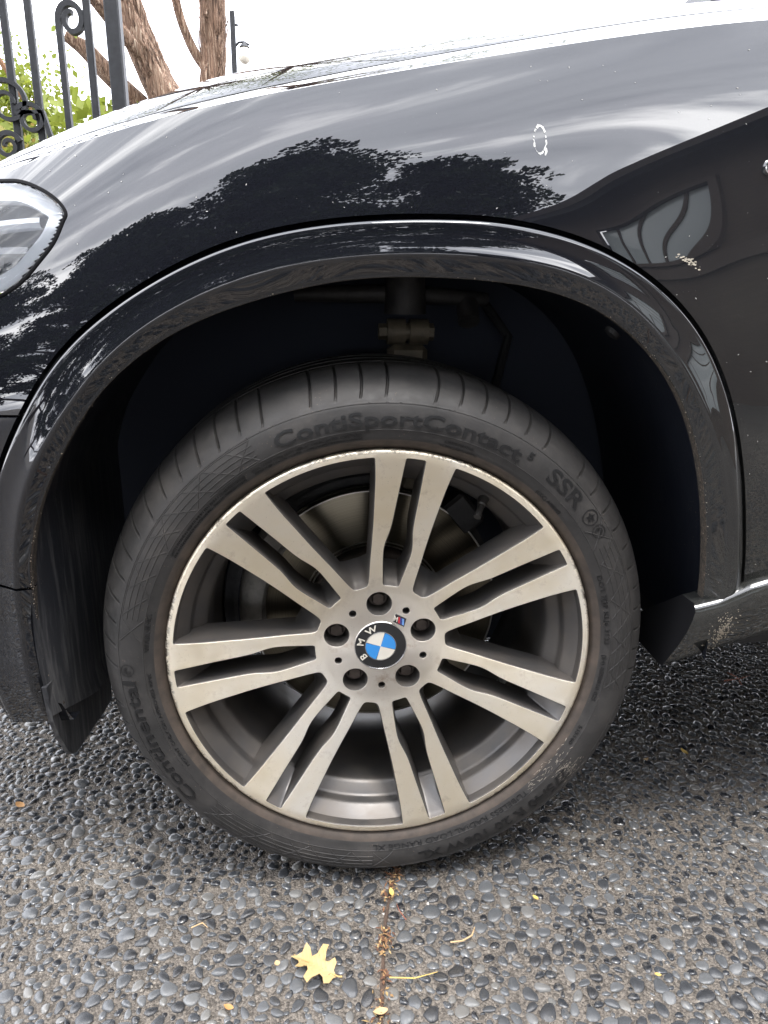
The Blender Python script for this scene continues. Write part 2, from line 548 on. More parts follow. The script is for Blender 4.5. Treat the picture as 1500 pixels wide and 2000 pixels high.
PAINT = mat_paint()
TYRE = mat_tyre(); BEAD = mat_bead()
FACE = mat_face(); POCKET = mat_pocket(); DISC = mat_disc()
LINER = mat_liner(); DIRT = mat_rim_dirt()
BLACK = simple('black_plastic', (0.012, 0.012, 0.013), 0.55)
SEAL_GAP = simple('black_seal_and_gap', (0.006, 0.006, 0.007), 0.85, 0.0, Specular_IOR_Level=0.1)
LETTER = simple('clean_raised_rubber', (0.005, 0.005, 0.0055), 0.45)
CHROME = simple('chrome', (0.82, 0.82, 0.82), 0.12, 1.0)
SILVER = simple('silver_reflector', (0.85, 0.86, 0.88), 0.3, 0.15)
IVORY = simple('cream_enamel', (0.66, 0.62, 0.54), 0.4, 0.0, Coat_Weight=0.4)
BLUE = simple('blue_enamel', (0.03, 0.24, 0.62), 0.35, 0.0, Coat_Weight=0.5)
CAPBLACK = simple('black_enamel', (0.014, 0.014, 0.015), 0.4, 0.0)
RED = simple('red_enamel', (0.45, 0.03, 0.04), 0.35)
LBLUE = simple('light_blue_enamel', (0.16, 0.32, 0.65), 0.35)
DBLUE = simple('dark_blue_enamel', (0.03, 0.05, 0.22), 0.35)
CALIPER = mat_cast('cast_grey_caliper', (0.16, 0.15, 0.14), (0.30, 0.285, 0.26))
DARKCAST = mat_cast('dark_cast_iron', (0.012, 0.012, 0.013), (0.035, 0.032, 0.03), 0.3, 0.6)
RUST = mat_cast('rusty_hub_steel', (0.05, 0.04, 0.034), (0.13, 0.105, 0.09), 0.5, 0.6)
ARM = mat_cast('dusty_aluminium', (0.055, 0.047, 0.033), (0.12, 0.10, 0.07), 0.4, 0.6)
CONC = mat_concrete(); PEB = mat_pebble()
BARK = mat_bark(); IRON = mat_iron()
LITTER = mat_litter(); YLEAF = mat_yleaf()
GREENLEAF = mat_leaf('bright_green_leaf', (0.13, 0.17, 0.025), (0.29, 0.33, 0.05), 0.45)
DARKLEAF = mat_leaf('dark_evergreen_leaf', (0.018, 0.032, 0.014), (0.045, 0.070, 0.028), 0.12)
BROWNBARK = simple('dark_trunk_bark', (0.06, 0.045, 0.035), 0.9)

# ------------------------------------------------------------------ driveway
H = 0.358            # wheel centre above the ground
def ground_sheet():
    s = 600
    o = obj('driveway', [(-s, -s, 0), (s, -s, 0), (s, s, 0), (-s, s, 0)], [(0, 1, 2, 3)], CONC, None, False)
    tag(o, kind='structure')
    return o
drive = ground_sheet()

def joint_x(y):
    return 0.0199 + (y - 0.0) * 0.19 + 0.004 * math.sin(y * 23) if y < 0.4 else 0.0199 + 0.076 + 0.004 * math.sin(9.2) + (y - 0.4) * 0.1

def project(p):
    d = Vector(p) - CAM
    w = d.dot(FW)
    if w <= 0.05: return None
    return 750 + 1388 * d.dot(RT) / w, 1000 - 1388 * d.dot(UP) / w, w

def pebble_dome(seed, na=9):
    q = random.Random(seed)
    ph = [q.uniform(0, 6.28) for _ in range(3)]
    V = [(0.0, 0.0, 1.0)]
    el = [60, 30, -4]
    k = q.uniform(0.05, 0.12); k2 = q.uniform(0.03, 0.07)
    tx, ty = q.uniform(-.18, .18), q.uniform(-.18, .18)
    for e_ in el:
        for j in range(na):
            th = 2 * math.pi * (j + 0.5 * (el.index(e_) % 2)) / na
            rr = 1 + k * math.cos(2 * th + ph[0]) * 0.6 + k * math.cos(3 * th + ph[1]) + k2 * math.cos(5 * th + ph[2])
            c = math.cos(R(e_)) ** 0.75
            zz = math.sin(R(e_))
            V.append((rr * c * math.cos(th) + tx * max(zz, 0), rr * c * math.sin(th) + ty * max(zz, 0), zz))
    F = [(0, 1 + j, 1 + (j + 1) % na) for j in range(na)]
    for i in range(2):
        for j in range(na):
            a, b = 1 + i * na + j, 1 + i * na + (j + 1) % na
            F.append((a, a + na, b + na, b))
    return V, F

def add_tone(me, tones):
    at = me.attributes.new('tone', 'FLOAT', 'POINT')
    at.data.foreach_set('value', np.asarray(tones, dtype=np.float32))

def pebbles():
    q = random.Random(11)
    X0, X1, Y0, Y1 = -1.25, 1.25, -0.55, 1.15
    cell = 0.03
    gridd = {}
    out = []
    def ok(x, y, r):
        if abs(x - joint_x(y)) < r * 0.75 + 0.003: return False
        cx, cy = int(x // cell), int(y // cell)
        for i in range(cx - 2, cx + 3):
            for j in range(cy - 2, cy + 3):
                for (a, b, s) in gridd.get((i, j), ()):
                    if (a - x) ** 2 + (b - y) ** 2 < ((r + s) * 0.93 + 0.0003) ** 2: return False
        return True
    for lo, hi, tries in ((0.0092, 0.0120, 500), (0.0066, 0.0090, 34000), (0.0048, 0.0066, 80000), (0.0028, 0.0048, 60000)):
        for _ in range(tries):
            x, y, r = q.uniform(X0, X1), q.uniform(Y0, Y1), q.uniform(lo, hi)
            # the mix is uneven: some places have fewer large stones
            dens = noise.noise(Vector((x * 5, y * 5, 1.3)))
            if dens < -0.42 and r > 0.007: continue
            if ok(x, y, r):
                out.append((x, y, r))
                gridd.setdefault((int(x // cell), int(y // cell)), []).append((x, y, r))
    protos = [pebble_dome(100 + i) for i in range(12)]
    meshes = []
    for i, (V, F) in enumerate(protos):
        me = bpy.data.meshes.new('pebble')
        me.from_pydata(V, [], F)
        me.materials.append(PEB)
        me.polygons.foreach_set('use_smooth', [True] * len(F))
        add_tone(me, [0.0] * len(V))
        meshes.append(me)
    items = []
    for (x, y, r) in out:
        asp = q.uniform(0.55, 0.95)
        items.append((x, y, r * 1.16, r * 1.16 * asp, r * q.uniform(0.24, 0.44), q.uniform(0, 6.28), q.randrange(12), q.gauss(0, 0.10), q.gauss(0, 0.10), q.random()))
    def size(it):
        p = project((it[0], it[1], 0))
        if not p or not (-5 < p[0] < 1505 and 1640 < p[1] < 2010): return 0
        return it[2] / p[2]
    order = sorted(range(len(items)), key=lambda i: -size(items[i]))
    first = set(order[:300])
    mb = MB(); tones = []
    for i, (x, y, a, b, h, rot, pi, tx, ty, tone) in enumerate(items):
        if i in first:
            o = bpy.data.objects.new('pebble', meshes[pi])
            COL.objects.link(o)
            o.parent = drive
            o.location = (x, y, h * 0.12)
            o.scale = (a, b, h)
            o.rotation_euler = (tx, ty, rot)
        else:
            V, F = protos[pi]
            c, s = math.cos(rot), math.sin(rot)
            W = []
            for (vx, vy, vz) in V:
                px, py = vx * a, vy * b
                W.append((x + px * c - py * s, y + px * s + py * c, h * 0.12 + vz * h + px * tx + py * ty))
            mb.add(W, F)
            tones += [tone] * len(W)
    o = mb.build('pebble_aggregate', PEB, drive, True, None)
    o['kind'] = 'stuff'
    add_tone(o.data, tones)
    # coarse grit standing out of the cement
    mb = MB(); tones = []
    for _ in range(24000):
        x, y = q.uniform(-1.0, 1.0), q.uniform(-0.4, 0.75)
        r = 0.0007 + 0.0024 * q.random() ** 2
        V = [Vector((r * q.uniform(.6, 1.2), 0, 0)), Vector((0, r * q.uniform(.6, 1.2), 0)), Vector((-r * q.uniform(.6, 1.2), 0, 0)), Vector((0, -r * q.uniform(.6, 1.2), 0)), Vector((q.uniform(-.3, .3) * r, q.uniform(-.3, .3) * r, r * q.uniform(.5, 1.1)))]
        M = Matrix.Rotation(q.uniform(0, 6.28), 3, 'Z')
        mb.add([M @ v + Vector((x, y, -0.0001)) for v in V], [(0, 1, 4), (1, 2, 4), (2, 3, 4), (3, 0, 4)])
        tones += [q.random()] * 5
    m = NT('sand_grit').set(Roughness=0.8)
    at = m.n('ShaderNodeAttribute'); at.attribute_name = 'tone'
    m.link(Base_Color=m.ramp(at.outputs['Fac'], [(0.0, (0.05, 0.047, 0.044)), (0.4, (0.13, 0.115, 0.098)), (0.75, (0.21, 0.185, 0.155)), (0.96, (0.30, 0.27, 0.23)), (1.0, (0.5, 0.47, 0.44))]))
    o = mb.build('grit', m.mat, drive, False, None)
    o['kind'] = 'stuff'
    add_tone(o.data, tones)
pebbles()

def joint():
    mb = MB()
    rows = []
    q = random.Random(3)
    for i in range(140):
        y = -1.2 + i * 0.02
        x = joint_x(y); w = 0.0016 + 0.0022 * q.random()
        rows.append([(x - w, y, 0.0004), (x - w * 0.4, y, 0.0016 + 0.0006 * q.random()), (x + w * 0.4, y, 0.0016 + 0.0006 * q.random()), (x + w, y, 0.0004)])
    mb.grid(rows)
    m = NT('dirt_filled_joint').set(Roughness=0.95)
    m.link(Base_Color=m.ramp(m.noise(160, 5, 0.7), [(0.35, (0.05, 0.035, 0.028)), (0.6, (0.10, 0.065, 0.045)), (0.8, (0.19, 0.13, 0.08))]))
    m.bump(m.noise(300, 4), 0.8, 0.002)
    o = mb.build('joint_dirt', m.mat, drive)
    o['label'] = 'narrow dirt filled joint running through the pebble paving'
    # crumbs of needles and leaf lying along the joint
    mb = MB(); tones = []
    for _ in range(210):
        y = q.choice([q.uniform(-0.04, 0.02), q.uniform(-0.12, -0.08), q.uniform(-0.22, -0.14), q.uniform(-0.4, 0.06)])
        x = joint_x(y) + q.gauss(0, 0.0062)
        L, w = q.uniform(0.0015, 0.007), q.uniform(0.0006, 0.0019)
        M = Matrix.Rotation(q.uniform(0, 6.28), 3, 'Z') @ Matrix.Rotation(q.gauss(0, 0.5), 3, 'Y')
        V = [M @ Vector(v) + Vector((x, y, 0.004 + q.uniform(0, .002))) for v in ((-L, 0, 0), (0, -w, .0004), (L, 0, 0), (0, w, .0004), (0, 0, .0011))]
        mb.add(V, [(0, 1, 4), (1, 2, 4), (2, 3, 4), (3, 0, 4), (0, 3, 2, 1)])
        tones += [q.random() ** 1.4] * 5
    o = mb.build('leaf_crumbs', LITTER, drive, False)
    o['kind'] = 'stuff'
    add_tone(o.data, tones)
joint()

# ------------------------------------------------------------------ the car: shared surface functions
def Pl(x):
    return 0.30 * max(0.0, -x - 0.25) ** 2 + 1.6 * max(0.0, -x - 0.45) ** 2
ZC = [-0.35740622, 0.1179, -0.04766893, 0.1836277, 1.02767977]
GC = [-0.24373721, 0.04243951, -0.04854763, 0.19989349, 1.04531917]
def ext(c, x, lo=-0.45, hi=0.45, sl_hi=0.05):
    if x < lo:
        return float(np.polyval(c, lo)) + (x - lo) * float(np.polyval(np.polyder(c), lo)) - 0.6 * (x - lo) ** 2
    if x > hi:
        s = float(np.polyval(np.polyder(c), hi)); d = x - hi
        return float(np.polyval(c, hi)) + sl_hi * d + (s - sl_hi) * 0.12 * (1 - math.exp(-d / 0.12))
    return float(np.polyval(c, x))
def zt(x): return ext(ZC, x)
def zg(x): return ext(GC, x)
def Yc(x): return 0.050 + 0.35 * max(0.0, -x - 0.12) ** 2 + 1.2 * max(0.0, -x - 0.45) ** 2
def Yg(x): return Yc(x) + 0.04
YB = -0.042
OC = (0.0, 0.40)
def Yf(x, z):
    p = YB + Pl(x)
    t = max(0.0, (z - 0.55) / (zt(x) - 0.55))
    y = p + (Yc(x) - p) * t ** 2.6 + 0.030 * min(1.1, max(0.0, (0.78 - z) / 0.33)) ** 2
    if x < -0.3 and z < 0.37:
        y += 2.2 * (0.37 - z) ** 2
    if x > 0.04:
        # the panel swells round the rear half of the arch
        ph = math.degrees(math.atan2(z - OC[1], x))
        d = math.hypot(x, z - OC[1]) - float(np.interp(ph, UPX, UPY))
        w = min(1.0, max(0.0, (x - 0.04) / 0.22)); w = w * w * (3 - 2 * w)
        g = min(1.0, max(0.0, (1.0 - t) / 0.45)); g = g * g * (3 - 2 * g)
        y -= 0.0019 * w * g * (math.exp(-(max(d, 0.0) / 0.05) ** 2) - 1.0)
    return y

INNER = [(-12, 0.4150), (-7.5, 0.4150), (-3.5, 0.4136), (1.1, 0.4102), (6.2, 0.4075), (12.6, 0.4075), (20.3, 0.4114), (26.8, 0.418), (32.8, 0.4265), (36.9, 0.4327), (40.5, 0.4386), (44.9, 0.4445), (49.3, 0.4490), (54.4, 0.4515), (60.3, 0.4505), (65.5, 0.4450), (75.4, 0.4309), (82.2, 0.4232), (89.1, 0.4196), (96.1, 0.418), (103.1, 0.4170), (110.4, 0.4186), (117.5, 0.4231), (123.6, 0.4268), (129.8, 0.4285), (135.0, 0.4286), (139.0, 0.4268), (145.6, 0.4230), (150.5, 0.4225), (156.2, 0.4218), (162.1, 0.4205), (166.6, 0.42), (170.9, 0.4185), (174.6, 0.4175), (184.2, 0.4190), (194.0, 0.4225), (203, 0.432)]
CREASE = [(-12, 0.434), (8, 0.430), (25, 0.438), (44.3, 0.4600), (48.9, 0.466), (54.3, 0.4720), (59.9, 0.4732), (64.9, 0.4704), (69.4, 0.4642), (76.6, 0.4535), (86.1, 0.4440), (95.8, 0.4410), (105.5, 0.4426), (115.5, 0.4457), (123.1, 0.4477), (128.5, 0.4487), (134.0, 0.4470), (139.6, 0.4430), (145.4, 0.4415), (148.8, 0.4413), (153.8, 0.4415), (160.8, 0.4371), (169.4, 0.434), (182, 0.4365), (194, 0.445), (203, 0.455)]
UPPER = [(-12, 0.470), (2, 0.4590), (8.4, 0.4565), (15.8, 0.4551), (20.3, 0.4575), (26.9, 0.465), (32.1, 0.4735), (37.0, 0.4833), (41.3, 0.4915), (45.3, 0.4989), (49.2, 0.5037), (54.0, 0.5065), (57.9, 0.5064), (61.7, 0.5053), (66.3, 0.5021), (71.5, 0.4959), (77.4, 0.4892), (83.3, 0.4812), (89.3, 0.477), (95.3, 0.4755), (101.3, 0.4758), (107.4, 0.4774), (113.7, 0.4784), (121.8, 0.4792), (128.4, 0.4808), (133.9, 0.482), (139.1, 0.4800), (143.3, 0.4768), (145.5, 0.4750), (148.7, 0.474), (151.3, 0.473), (165, 0.471), (182, 0.480), (203, 0.510)]
UPX = [p[0] for p in UPPER]; UPY = [p[1] for p in UPPER]
PHG = np.arange(-12, 203.01, 0.5)
def tab(L, sig):
    a = np.array(L)
    return smooth1(np.interp(PHG, a[:, 0], a[:, 1]), sig)
T_IN, T_CR, T_UP = tab(INNER, 5), tab(CREASE, 7), tab(UPPER, 6)
def rad(T, ph): return float(np.interp(ph, PHG, T))
def pt(ph, r): return OC[0] + r * math.cos(R(ph)), OC[1] + r * math.sin(R(ph))

car = empty('parked_car', (0, 0, 0))
tag(car, 'glossy black car with dusty paint, seen at its front wheel arch', 'car')

LIGHT_POLY = [(-0.69, 0.86), (-0.59, 0.902), (-0.51, 0.915), (-0.422, 0.913), (-0.396, 0.911), (-0.373, 0.903), (-0.354, 0.892), (-0.343, 0.880), (-0.345, 0.872), (-0.354, 0.851), (-0.368, 0.833), (-0.387, 0.812), (-0.409, 0.798), (-0.46, 0.775), (-0.54, 0.75), (-0.65, 0.735), (-0.71, 0.78)]
def in_poly(x, z, P):
    c = False
    for i in range(len(P)):
        (x1, z1), (x2, z2) = P[i - 1], P[i]
        if (z1 > z) != (z2 > z) and x < (x2 - x1) * (z - z1) / (z2 - z1) + x1:
            c = not c
    return c

XL, XR = -0.80, 0.93
def zbot(x): return 0.300 + (0.45 * max(0, -x - 0.41) if x < 0 else 0)
def outer_r(ph):
    # distance along the ray to the panel's outline
    lo, hi = 0.42, 1.6
    for _ in range(46):
        m = (lo + hi) / 2
        x, z = pt(ph, m)
        if XL <= x <= XR and z <= zt(x) and z >= zbot(x): lo = m
        else: hi = m
    return lo

def panel(name, ph0, ph1, n, mat, hole=None, rows=64, top=False):
    phs = [ph0 + (ph1 - ph0) * i / n for i in range(n + 1)]
    V, F = [], []
    nr = rows + 1
    for ph in phs:
        a = rad(T_UP, ph) + 0.0058
        ph2 = ph if ph < 100 else float(np.interp(ph, [100, 145.3, 203], [100, 161.2, 203]))
        b = outer_r(ph2)
        xb, zb_ = pt(ph2, b); xa, za = pt(ph, a)
        for j in range(nr):
            t = j / rows
            t = t ** 1.15
            x, z = xa + (xb - xa) * t, za + (zb_ - za) * t
            V.append((x, Yf(x, z), z))
    for i in range(n):
        for j in range(rows):
            f = (i * nr + j, (i + 1) * nr + j, (i + 1) * nr + j + 1, i * nr + j + 1)
            if hole:
                cx = sum(V[k][0] for k in f) / 4; cz = sum(V[k][2] for k in f) / 4
                if in_poly(cx, cz, hole): continue
            F.append(f)
    # rolled-in edge round the arch and along both ends
    def hem(idx, dx):
        base = len(V)
        for k in idx:
            x, y, z = V[k]
            V.append((x + dx[0], y + 0.0015, z + dx[1]))
        b2 = len(V)
        for k in idx:
            x, y, z = V[k]
            V.append((x + dx[0], y + 0.02, z + dx[1]))
        for i in range(len(idx) - 1):
            F.append((idx[i], idx[i + 1], base + i + 1, base + i))
            F.append((base + i, base + i + 1, b2 + i + 1, b2 + i))
    hem([i * nr for i in range(n + 1)], (0, 0))
    hem([j for j in range(nr)], (0, -0.001 if ph0 < 50 else 0.001))
    hem([n * nr + j for j in range(nr)], (0, -0.001))
    return obj(name, V, F, mat, car, True, None, 40)

PH_SEAM = 145.3
panel('fender', 5.7, PH_SEAM, 560, PAINT, LIGHT_POLY)
panel('bumper_cover', PH_SEAM + 0.45, 170.6, 80, PAINT, LIGHT_POLY, 50)
panel('lower_bumper', 171.05, 196.5, 80, PAINT, None, 50)

def fender_top():
    rows = []
    xs = np.linspace(-0.78, XR, 260)
    prof = [(0.0, 0.0), (0.03, 0.02), (0.09, 0.08), (0.25, 0.27), (0.5, 0.55), (0.8, 0.85), (0.97, 0.99), (1.0, 0.9), (1.0, -1.2)]
    for d, hgt in prof:
        r = []
        for x in xs:
            y = Yc(x) + (Yg(x) - Yc(x) - 0.0025) * d
            r.append((x, y, zt(x) + (zg(x) - zt(x)) * hgt))
        rows.append(r)
    MB().grid(rows).build('fender_top', PAINT, car, True, 50)
fender_top()

def bonnet():
    xs = np.linspace(-0.78, 1.0, 150)
    ds = [-0.002, 0.0, 0.002, 0.006, 0.012, 0.02, 0.03, 0.045, 0.06, 0.08, 0.1, 0.13, 0.17, 0.22, 0.3, 0.4, 0.5, 0.6, 0.7, 0.8]
    def h(x, d):
        a = 0.062 - 0.012 * min(1.0, max(0.0, (x - 0.05) / 0.3)) if x > -0.2 else 0.062 * max(0.25, 1 - (-0.2 - x) * 1.1)
        crown = 0.03 * (1 - math.exp(-max(d, 0) / 0.4))
        return a * (1 - math.exp(-max(d, 0) / 0.085)) + crown
    rows = []
    for side in (0, 1):
        dd = ds if side == 0 else ds[::-1]
        for d in dd:
            r = []
            for x in xs:
                y0 = Yg(x) + 0.0025
                y = y0 + (max(d, 0) / 0.8) * (0.95 - y0)
                dy = y - y0
                z = zg(x) + (0.0 if d > 0 else -0.0) + h(x, dy) - (0.02 if d < 0 else (0.0015 if d == 0 else 0))
                if side: y = 1.90 - y
                r.append((x, y, z))
            rows.append(r)
    MB().grid(rows).build('bonnet', PAINT, car, True, 50)
bonnet()
def bonnet_gap_shade():  # black strip added to stand for the shade inside the bonnet gap
    xs = np.linspace(-0.55, 0.93, 160)
    rows = [[(x, Yg(x) + dy, zg(x) + dz) for x in xs] for dy, dz in ((0.003, -0.012), (-0.0012, -0.005), (-0.0012, -0.0004), (0.0030, 0.0024))]
    MB().grid(rows).build('bonnet_gap_shade', SEAL_GAP, car, True, 60)
bonnet_gap_shade()

def arch_trim():
    for name, pa, pb, n_ in (('wheel_arch_trim', 5.0, 170.6, 450), ('bumper_arch_trim', 171.05, 195.0, 90)):
        trim_piece(name, np.linspace(pa, pb, n_))
    mud()

def trim_piece(name, phs):
    rows = []
    mi = []
    prof = None
    S = []
    for ph in phs:
        ri, rc, ru = rad(T_IN, ph), rad(T_CR, ph), rad(T_UP, ph)
        xi, zi = pt(ph, ri); xc, zc_ = pt(ph, rc); xu, zu = pt(ph, ru)
        yu = Yf(xu, zu) - 0.006
        yc_ = yu - (0.25 + 0.12 * min(1, max(0, (40 - ph) / 30))) * (ru - rc)
        yi = yc_ + 0.010
        fade2 = min(1.0, max(0.0, (ph - 25) / 25))       # lower right: a plain rounded flare
        P = []
        def add(r, y):
            x, z = pt(ph, r); P.append((x, y, z))
        add(ru + 0.012, yu + 0.030)
        add(ru + 0.0015, yu + 0.026)
        add(ru, yu + 0.010)
        add(ru - 0.0002, yu + 0.004)
        add(ru - 0.0012, yu + 0.0012)
        add(ru - 0.0034, yu - 0.0006)
        n = 9
        for k in range(1, n):
            t = k / n
            r = ru - 0.0034 + (rc + 0.003 - ru + 0.0034) * t
            y = (yu - 0.0006) + (yc_ + 0.0012 - yu + 0.0006) * t + (0.0014 * fade2 - 0.003 * (1 - fade2)) * math.sin(math.pi * t)
            add(r, y)
        add(rc + 0.0026, yc_ + 0.0009)
        add(rc, yc_)
        add(rc - 0.0024, yc_ + 0.0008)
        for k in range(1, 6):
            t = k / 6
            add(rc - 0.0024 + (ri + 0.002 - rc + 0.0024) * t, yc_ + 0.0008 + (yi - 0.001 - yc_ - 0.0008) * t)
        add(ri + 0.002, yi - 0.001)
        add(ri + 0.0004, yi + 0.0006)
        add(ri, yi + 0.004)
        add(ri + 0.002, yi + 0.018)
        add(ri + 0.012, yi + 0.034)
        S.append(P)
    nc = len(S[0])
    mb = MB()
    V = [p for P in S for p in P]
    F, M = [], []
    for i in range(len(S) - 1):
        for j in range(nc - 1):
            F.append((i * nc + j, (i + 1) * nc + j, (i + 1) * nc + j + 1, i * nc + j + 1))
            M.append(1 if j >= nc - 4 else 0)
    for i in (0, len(S) - 1):
        F.append(tuple(range(i * nc, i * nc + nc)) if i else tuple(range(nc))[::-1]); M.append(0)
    obj(name, V, F, [PAINT, DIRT], car, True, M, 38)

def mud():
    # clods of dried mud along the edge
    q = random.Random(5)
    mb = MB()
    for _ in range(1700):
        ph = q.choice([q.uniform(138, 197), q.gauss(165, 9), q.gauss(172, 6), q.gauss(185, 6), q.uniform(6, 60), q.gauss(30, 10), q.uniform(60, 140)])
        ph = min(193, max(6, ph))
        r = rad(T_IN, ph)
        x, z = pt(ph, r + abs(q.gauss(0, 0.0045)) * (1 if ph > 140 else 0.6))
        ru_, rc_ = rad(T_UP, ph), rad(T_CR, ph)
        y = Yf(*pt(ph, ru_)) - 0.006 - (0.25 + 0.12 * min(1, max(0, (40 - ph) / 30))) * (ru_ - rc_) + 0.0085 + q.uniform(0, 0.010)
        s = 0.0003 + 0.0010 * q.random() ** 3
        A = Matrix.Rotation(q.uniform(0, 6.28), 3, Vector((q.gauss(0, 1), q.gauss(0, 1), q.gauss(0, 1))).normalized())
        V = [A @ Vector(v) * s + Vector((x, y, z)) for v in ((1, 0, 0), (0, .8, 0), (-1.1, 0, 0), (0, -.9, 0), (0, 0, .9), (0, 0, -.7))]
        mb.add(V, [(0, 1, 4), (1, 2, 4), (2, 3, 4), (3, 0, 4), (1, 0, 5), (2, 1, 5), (3, 2, 5), (0, 3, 5)])
    m = simple('dried_mud', (0.20, 0.165, 0.13), 0.9)
    o = mb.build('dried_mud_specks', m, car, False)
    o['kind'] = 'stuff'
arch_trim()

def liner():
    phs = np.linspace(-7.0, 194.5, 180)
    ys = [-0.004, 0.02, 0.05, 0.09, 0.14, 0.20, 0.27, 0.34, 0.38]
    rows = []
    for k_, y in enumerate(ys):
        r_ = []
        for ph in phs:
            if ph > 150: ph = 150 + (ph - 150) * (1 + 0.17 * min(1.0, max(0.0, y) / 0.16))
            pc = min(max(ph, -12), 203)
            r = rad(T_IN, pc) + 0.014 + 0.012 * min(1, y / 0.05) + 0.003 * math.sin(y * 60) + (0.03 if 75 < ph < 115 else 0) * min(1, y / .2)
            k = min(1.0, max(0.0, (ph - 150) / 25))
            r = r * (1 - k) + (rad(T_IN, pc) + 0.003) * k
            x, z = pt(ph, r)
            if ph > 150: x = x + (max(x, -0.4085) - x) * min(1.0, k_ / 2.0)
            r_.append((x, y - 0.01 + Pl(max(x, -.42)) * max(0, 1 - y / .1), z))
        rows.append(r_)
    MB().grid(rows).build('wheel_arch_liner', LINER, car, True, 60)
    mb = MB()
    mb.box((0.0, 0.40, 0.53), (0.46, 0.012, 0.35))
    mb.build('inner_wing', simple('underbody_black', (0.005, 0.009, 0.020), 0.8), car, False)
    # air deflector hanging below the liner's front foot
    P = [(-0.008, 0.335), (0.056, 0.330), (0.162, 0.310), (0.24, 0.300), (0.24, 0.165), (0.187, 0.170), (0.122, 0.180), (0.090, 0.183), (0.070, 0.187), (0.055, 0.194), (0.042, 0.207), (0.019, 0.244), (0.002, 0.280)]
    n = len(P)
    V = [(-0.4170 + 0.03 * (p[1] - 0.25), p[0], p[1]) for p in P] + [(-0.4230 + 0.03 * (p[1] - 0.25), p[0], p[1]) for p in P]
    F = [tuple(range(n))[::-1], tuple(range(n, 2 * n))] + [(i, (i + 1) % n, (i + 1) % n + n, i + n) for i in range(n)]
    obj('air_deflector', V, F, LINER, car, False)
    # screw
    mb = MB()
    q = pt(176, rad(T_IN, 176) + 0.018)
    mb.tube([(q[0] + 0.012, 0.012, q[1]), (q[0] + 0.006, 0.012, q[1])], [0.006, 0.0075], 10)
    mb.build('liner_screw', BLACK, car)
liner()

def suspension():
    mb = MB()
    mb.revolve([(0.0, -0.002), (0.019, -0.002), (0.022, 0.002), (0.022, 0.03)], 20)
    # knuckle top and its clamp
    s = MB()
    s.bbox((0.048, 0.218, 0.655), (0.028, 0.018, 0.080), 0.008)
    s.build('steering_knuckle', ARM, car)
    s = MB()
    s.tube([(0.018, 0.205, 0.752), (0.043, 0.205, 0.752)], 0.0175, 18)
    s.tube([(0.049, 0.205, 0.752), (0.075, 0.205, 0.752)], 0.0175, 18)
    s.tube([(0.040, 0.205, 0.752), (0.052, 0.205, 0.752)], 0.012, 14)
    s.tube([(0.006, 0.205, 0.752), (0.018, 0.205, 0.752)], 0.011, 6)
    s.tube([(0.075, 0.205, 0.752), (0.083, 0.205, 0.752)], 0.012, 6)
    s.build('clamp_bolt', ARM, car, True, 30)
    s = MB()
    s.tube([(-0.11, 0.26, 0.800), (0.0, 0.245, 0.802), (0.10, 0.25, 0.800), (0.17, 0.27, 0.796)], [0.010, 0.013, 0.012, 0.010], 12)
    s.build('upper_control_arm', DARKCAST, car)
    s = MB()
    s.tube([(0.046, 0.235, 0.775), (0.046, 0.235, 0.835)], [0.03, 0.027], 20)
    s.build('ball_joint', DARKCAST, car)
    s = MB()
    s.tube([(0.14, 0.26, 0.79), (0.14, 0.24, 0.765)], 0.016, 12)
    s.build('arm_bush', DARKCAST, car)

    s = MB()
    s.tube([(0.10, 0.20, 0.52), (0.13, 0.23, 0.60), (0.19, 0.27, 0.66), (0.22, 0.32, 0.74), (0.18, 0.36, 0.80)], 0.0075, 10)
    s.build('brake_hose', BLACK, car)
    for ph, y in ((52, 0.06), (128, 0.05)):
        x, z = pt(ph, rad(T_IN, ph) + (0.010 if ph < 150 else 0.001))
        n = Vector((-math.cos(R(ph)), 0, -math.sin(R(ph))))
        c = Vector((x, y, z))
        s = MB(); s.tube([c, c + n * 0.005, c + n * 0.007], [0.011, 0.010, 0.004], 14)
        s.build('liner_clip', BLACK, car)
suspension()

